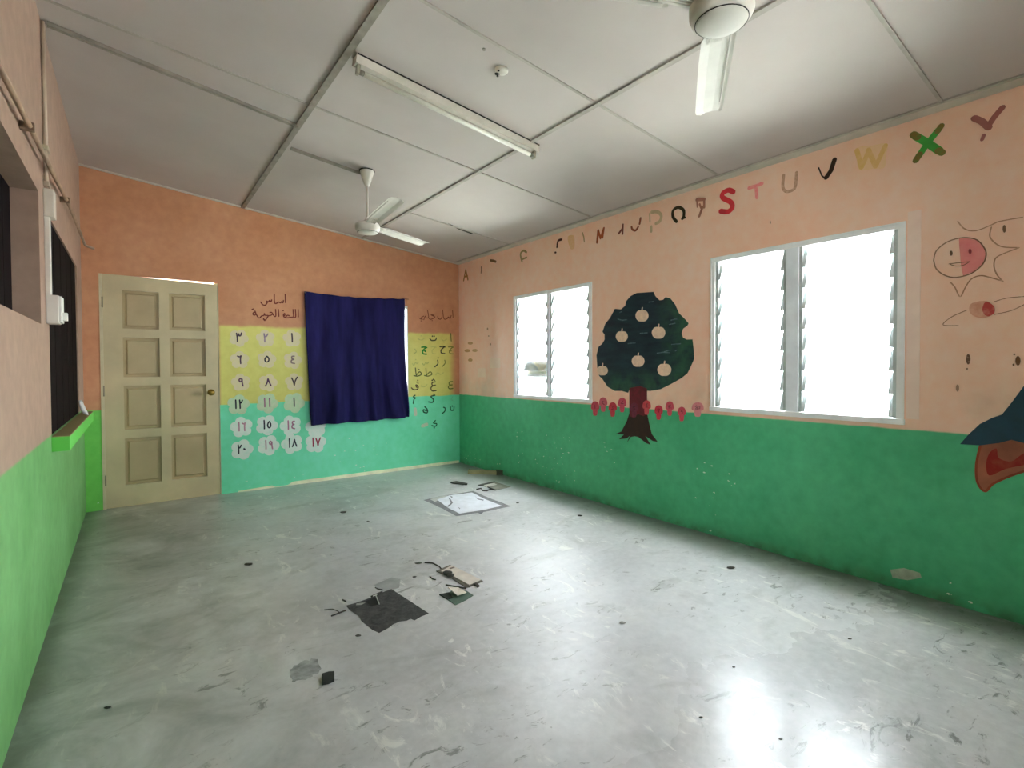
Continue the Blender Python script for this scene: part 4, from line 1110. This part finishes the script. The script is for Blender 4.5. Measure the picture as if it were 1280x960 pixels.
stick(((800, 182), (820, 200), (842, 206)), .006, (78, 74, 68), 'small dark curl left of the beige tile')

# beige tile
r = thing('broken_tile', FLOOR.at(577, 721), 'beige broken floor tile with brown edge on middle of floor', 'broken tile')
slab(S1((845, 142), (945, 98), (1185, 214), (1085, 258), (1060, 262), (960, 195)), .004, 'brown_backing', plain((104, 98, 86), .7, .15), None, None, parent=r)
slab(jag(S1((880, 148), (958, 106), (1168, 210), (1085, 248), (980, 190)), .15, 3, 17), .008, 'beige_face', WOODP, None, None, parent=r)
mb = MB()
for (a, b, c) in ((930, 168, .022), (950, 185, .018), (915, 160, .014)):
    p = FLOOR.at(*S1((a, b))[0]); bmesh.ops.create_icosphere(mb.bm, subdivisions=2, radius=c, matrix=Matrix.Translation(p + Vector((0, 0, .012))) @ Matrix.Diagonal((1.3, .8, .6, 1)))
mb.done('clod', plain((74, 72, 66), .9, .25, 40), r)
slab(jag(S1((940, 128), (975, 118), (980, 124), (950, 134)), .1, 2, 19), .0095, 'dark_crack', plain((110, 96, 86)), None, None, parent=r)
shard(jag(S1((1115, 240), (1135, 236), (1160, 254), (1145, 262)), .2, 2, 21), .010, (60, 54, 46), 'debris_chip', 'dark chip at near corner of the beige tile', 'debris')
# green piece
r = thing('broken_tile', FLOOR.at(571, 746), 'green tile scrap with a cream flake tilted on it', 'broken tile')
slab(S1((868, 315), (930, 300), (975, 280), (1060, 282), (1115, 318), (1060, 352), (985, 388), (930, 350)), .003, 'green_tile', plain((84, 108, 92), .6, .12), None, None, parent=r)
slab(S1((868, 315), (940, 300), (965, 340), (930, 350)), .006, 'dark_corner', plain((44, 52, 44)), None, None, parent=r)
q = S1((930, 300), (1005, 280), (1065, 310), (1000, 338)); hts = (.03, .014, .010, .014)
mb = MB(); vv = [FLOOR.at(*p) + Vector((0, 0, h)) for p, h in zip(q, hts)]
mb.sheet(vv, (0, 0, 1), 0, .004); mb.done('cream_flake', plain((214, 204, 186), .6, .06), r)
# small things
shard(((402.5, 845), (411, 842.5), (418, 842), (418, 852), (410.5, 855.5), (402.5, 857)), .010, (40, 42, 38), 'tile_chip', 'small black square chip in front of the black patch', 'tile chip')
slab(jag([(362, 838), (380, 826), (398, 824), (400, 838), (382, 850), (364, 852)], 2.4, 5, 31), .0007, 'floor_stain', worn((108, 110, 108), .45, 22, .2, (164, 166, 166)), 'dark smudge on concrete beside the small black chip', 'floor stain')
for u, v, a, b, c, lab in ((311, 706, 5, 1.6, (70, 66, 58), 'dark flat chip alone on the left floor'), (134, 885, 4.2, 2.6, (58, 58, 52), 'dark pebble on floor near the lower left wall'), (725, 645, 3.2, 1.2, (60, 58, 50), 'dark crumb beyond the pale square, toward window wall'), (913.5, 710.5, 5, 1.7, (56, 54, 48), 'dark flake lying below the tree wall, right floor'), (429, 641, 4.2, 1.2, (92, 92, 84), 'grey chip on the floor in front of the curtain'), (647, 629, 2, .9, (70, 70, 64), 'tiny crumb right of the pale square'), (523, 704.5, 4.5, 2.6, (112, 110, 104), 'grey clod left of the beige tile'), (518, 721.5, 2.6, 1.2, (66, 62, 58), 'dark crumb between black square and beige tile'), (448, 795, 3.6, 3.2, (88, 84, 76), 'small brown lump in front of black square'), (876, 897, 2.6, 1.5, (70, 70, 66), 'dark speck on bright floor at lower right'), (976, 924, 3, 1.5, (76, 76, 72), 'dark speck lowest on bright floor'), (917, 834, 2.2, 1, (66, 66, 62), 'dark crumb on bright floor, middle right'), (1062, 799, 2.6, 1, (86, 84, 78), 'dark crumb near the foot of window wall, right'), (778, 779, 4.2, 2, (150, 150, 146), 'grey crumb pair on mid right floor'), (460, 652, 2, .8, (80, 78, 72), 'tiny dark crumb on floor mid way to curtain')):
    p = FLOOR.at(u, v); m = FLOOR.px(u, v); hx = (FLOOR.at(u + a, v) - p).length; hy = hx * .55
    mb = MB()
    bmesh.ops.create_icosphere(mb.bm, subdivisions=2, radius=1, matrix=Matrix.Translation(p + Vector((0, 0, hy * .35))) @ Matrix.Rotation(-.6, 4, 'Z') @ Matrix.Diagonal((hx, hy, hy * .5, 1)))
    rnd = random.Random(int(u * 10))
    for vv in mb.bm.verts:
        d = vv.co - p; vv.co = p + d * rnd.uniform(.8, 1.15)
        if vv.co.z < 0.0006: vv.co.z = .0006
    tag(mb.done('debris_crumb', plain(c, .85, .2, 40)), lab, 'debris', 'crumbs of debris scattered on the floor')
# dislodged plaster at the foot of the window wall
p = RIGHT.at(1132, 718)
mb = MB(); o = [RIGHT.at(u, v) for u, v in ((1113, 712), (1130, 710), (1150, 716), (1152, 722), (1135, 725), (1116, 722))]
mb.sheet(o, RIGHT.room, .0006, .003); tag(mb.done('plaster_scar', plain((176, 190, 168), .7, .15, 20)), 'pale bare plaster scar low on green wall, right side', 'plaster scar')

# ------------------------------------------------------------------ outside the windows
mb = MB(); mb.box((-30, -30, -.30), (40, 40, -.14)); struct(mb.done('ground', plain((236, 235, 230), .8, .04, 2)), 'pale paved yard outside the windows', 'ground')
mb = MB(); bm = mb.bm
rnd = random.Random(3)
ny, nz = 60, 14
g = []
HXp = 8.0
ya, yb = hit(653, 460, (1, 0, 0), HXp).y, hit(691, 460, (1, 0, 0), HXp).y
za, zb = .0, hit(670, 451.5, (1, 0, 0), HXp).z
mb.box((HXp, min(ya, yb), -.14), (HXp + .14, max(ya, yb), zb))
bmesh.ops.subdivide_edges(bm, edges=bm.edges[:], cuts=14, use_grid_fill=True)
for v in bm.verts: v.co += Vector((rnd.uniform(-.05, .05), rnd.uniform(-.02, .02), rnd.uniform(-.025, .025)))
o = mb.done('hedge', hedge_mat()); tag(o, 'clipped green hedge seen through the far window', 'hedge')
mb = MB(); zl = hit(670, 471.5, (1, 0, 0), 7.2).z
mb.box((7.2, ya - 9, -.14), (7.32, ya + 6, zl)); tag(mb.done('yard_wall', plain((226, 226, 222), .8, .03)), 'low white boundary wall in front of the hedge', 'wall')
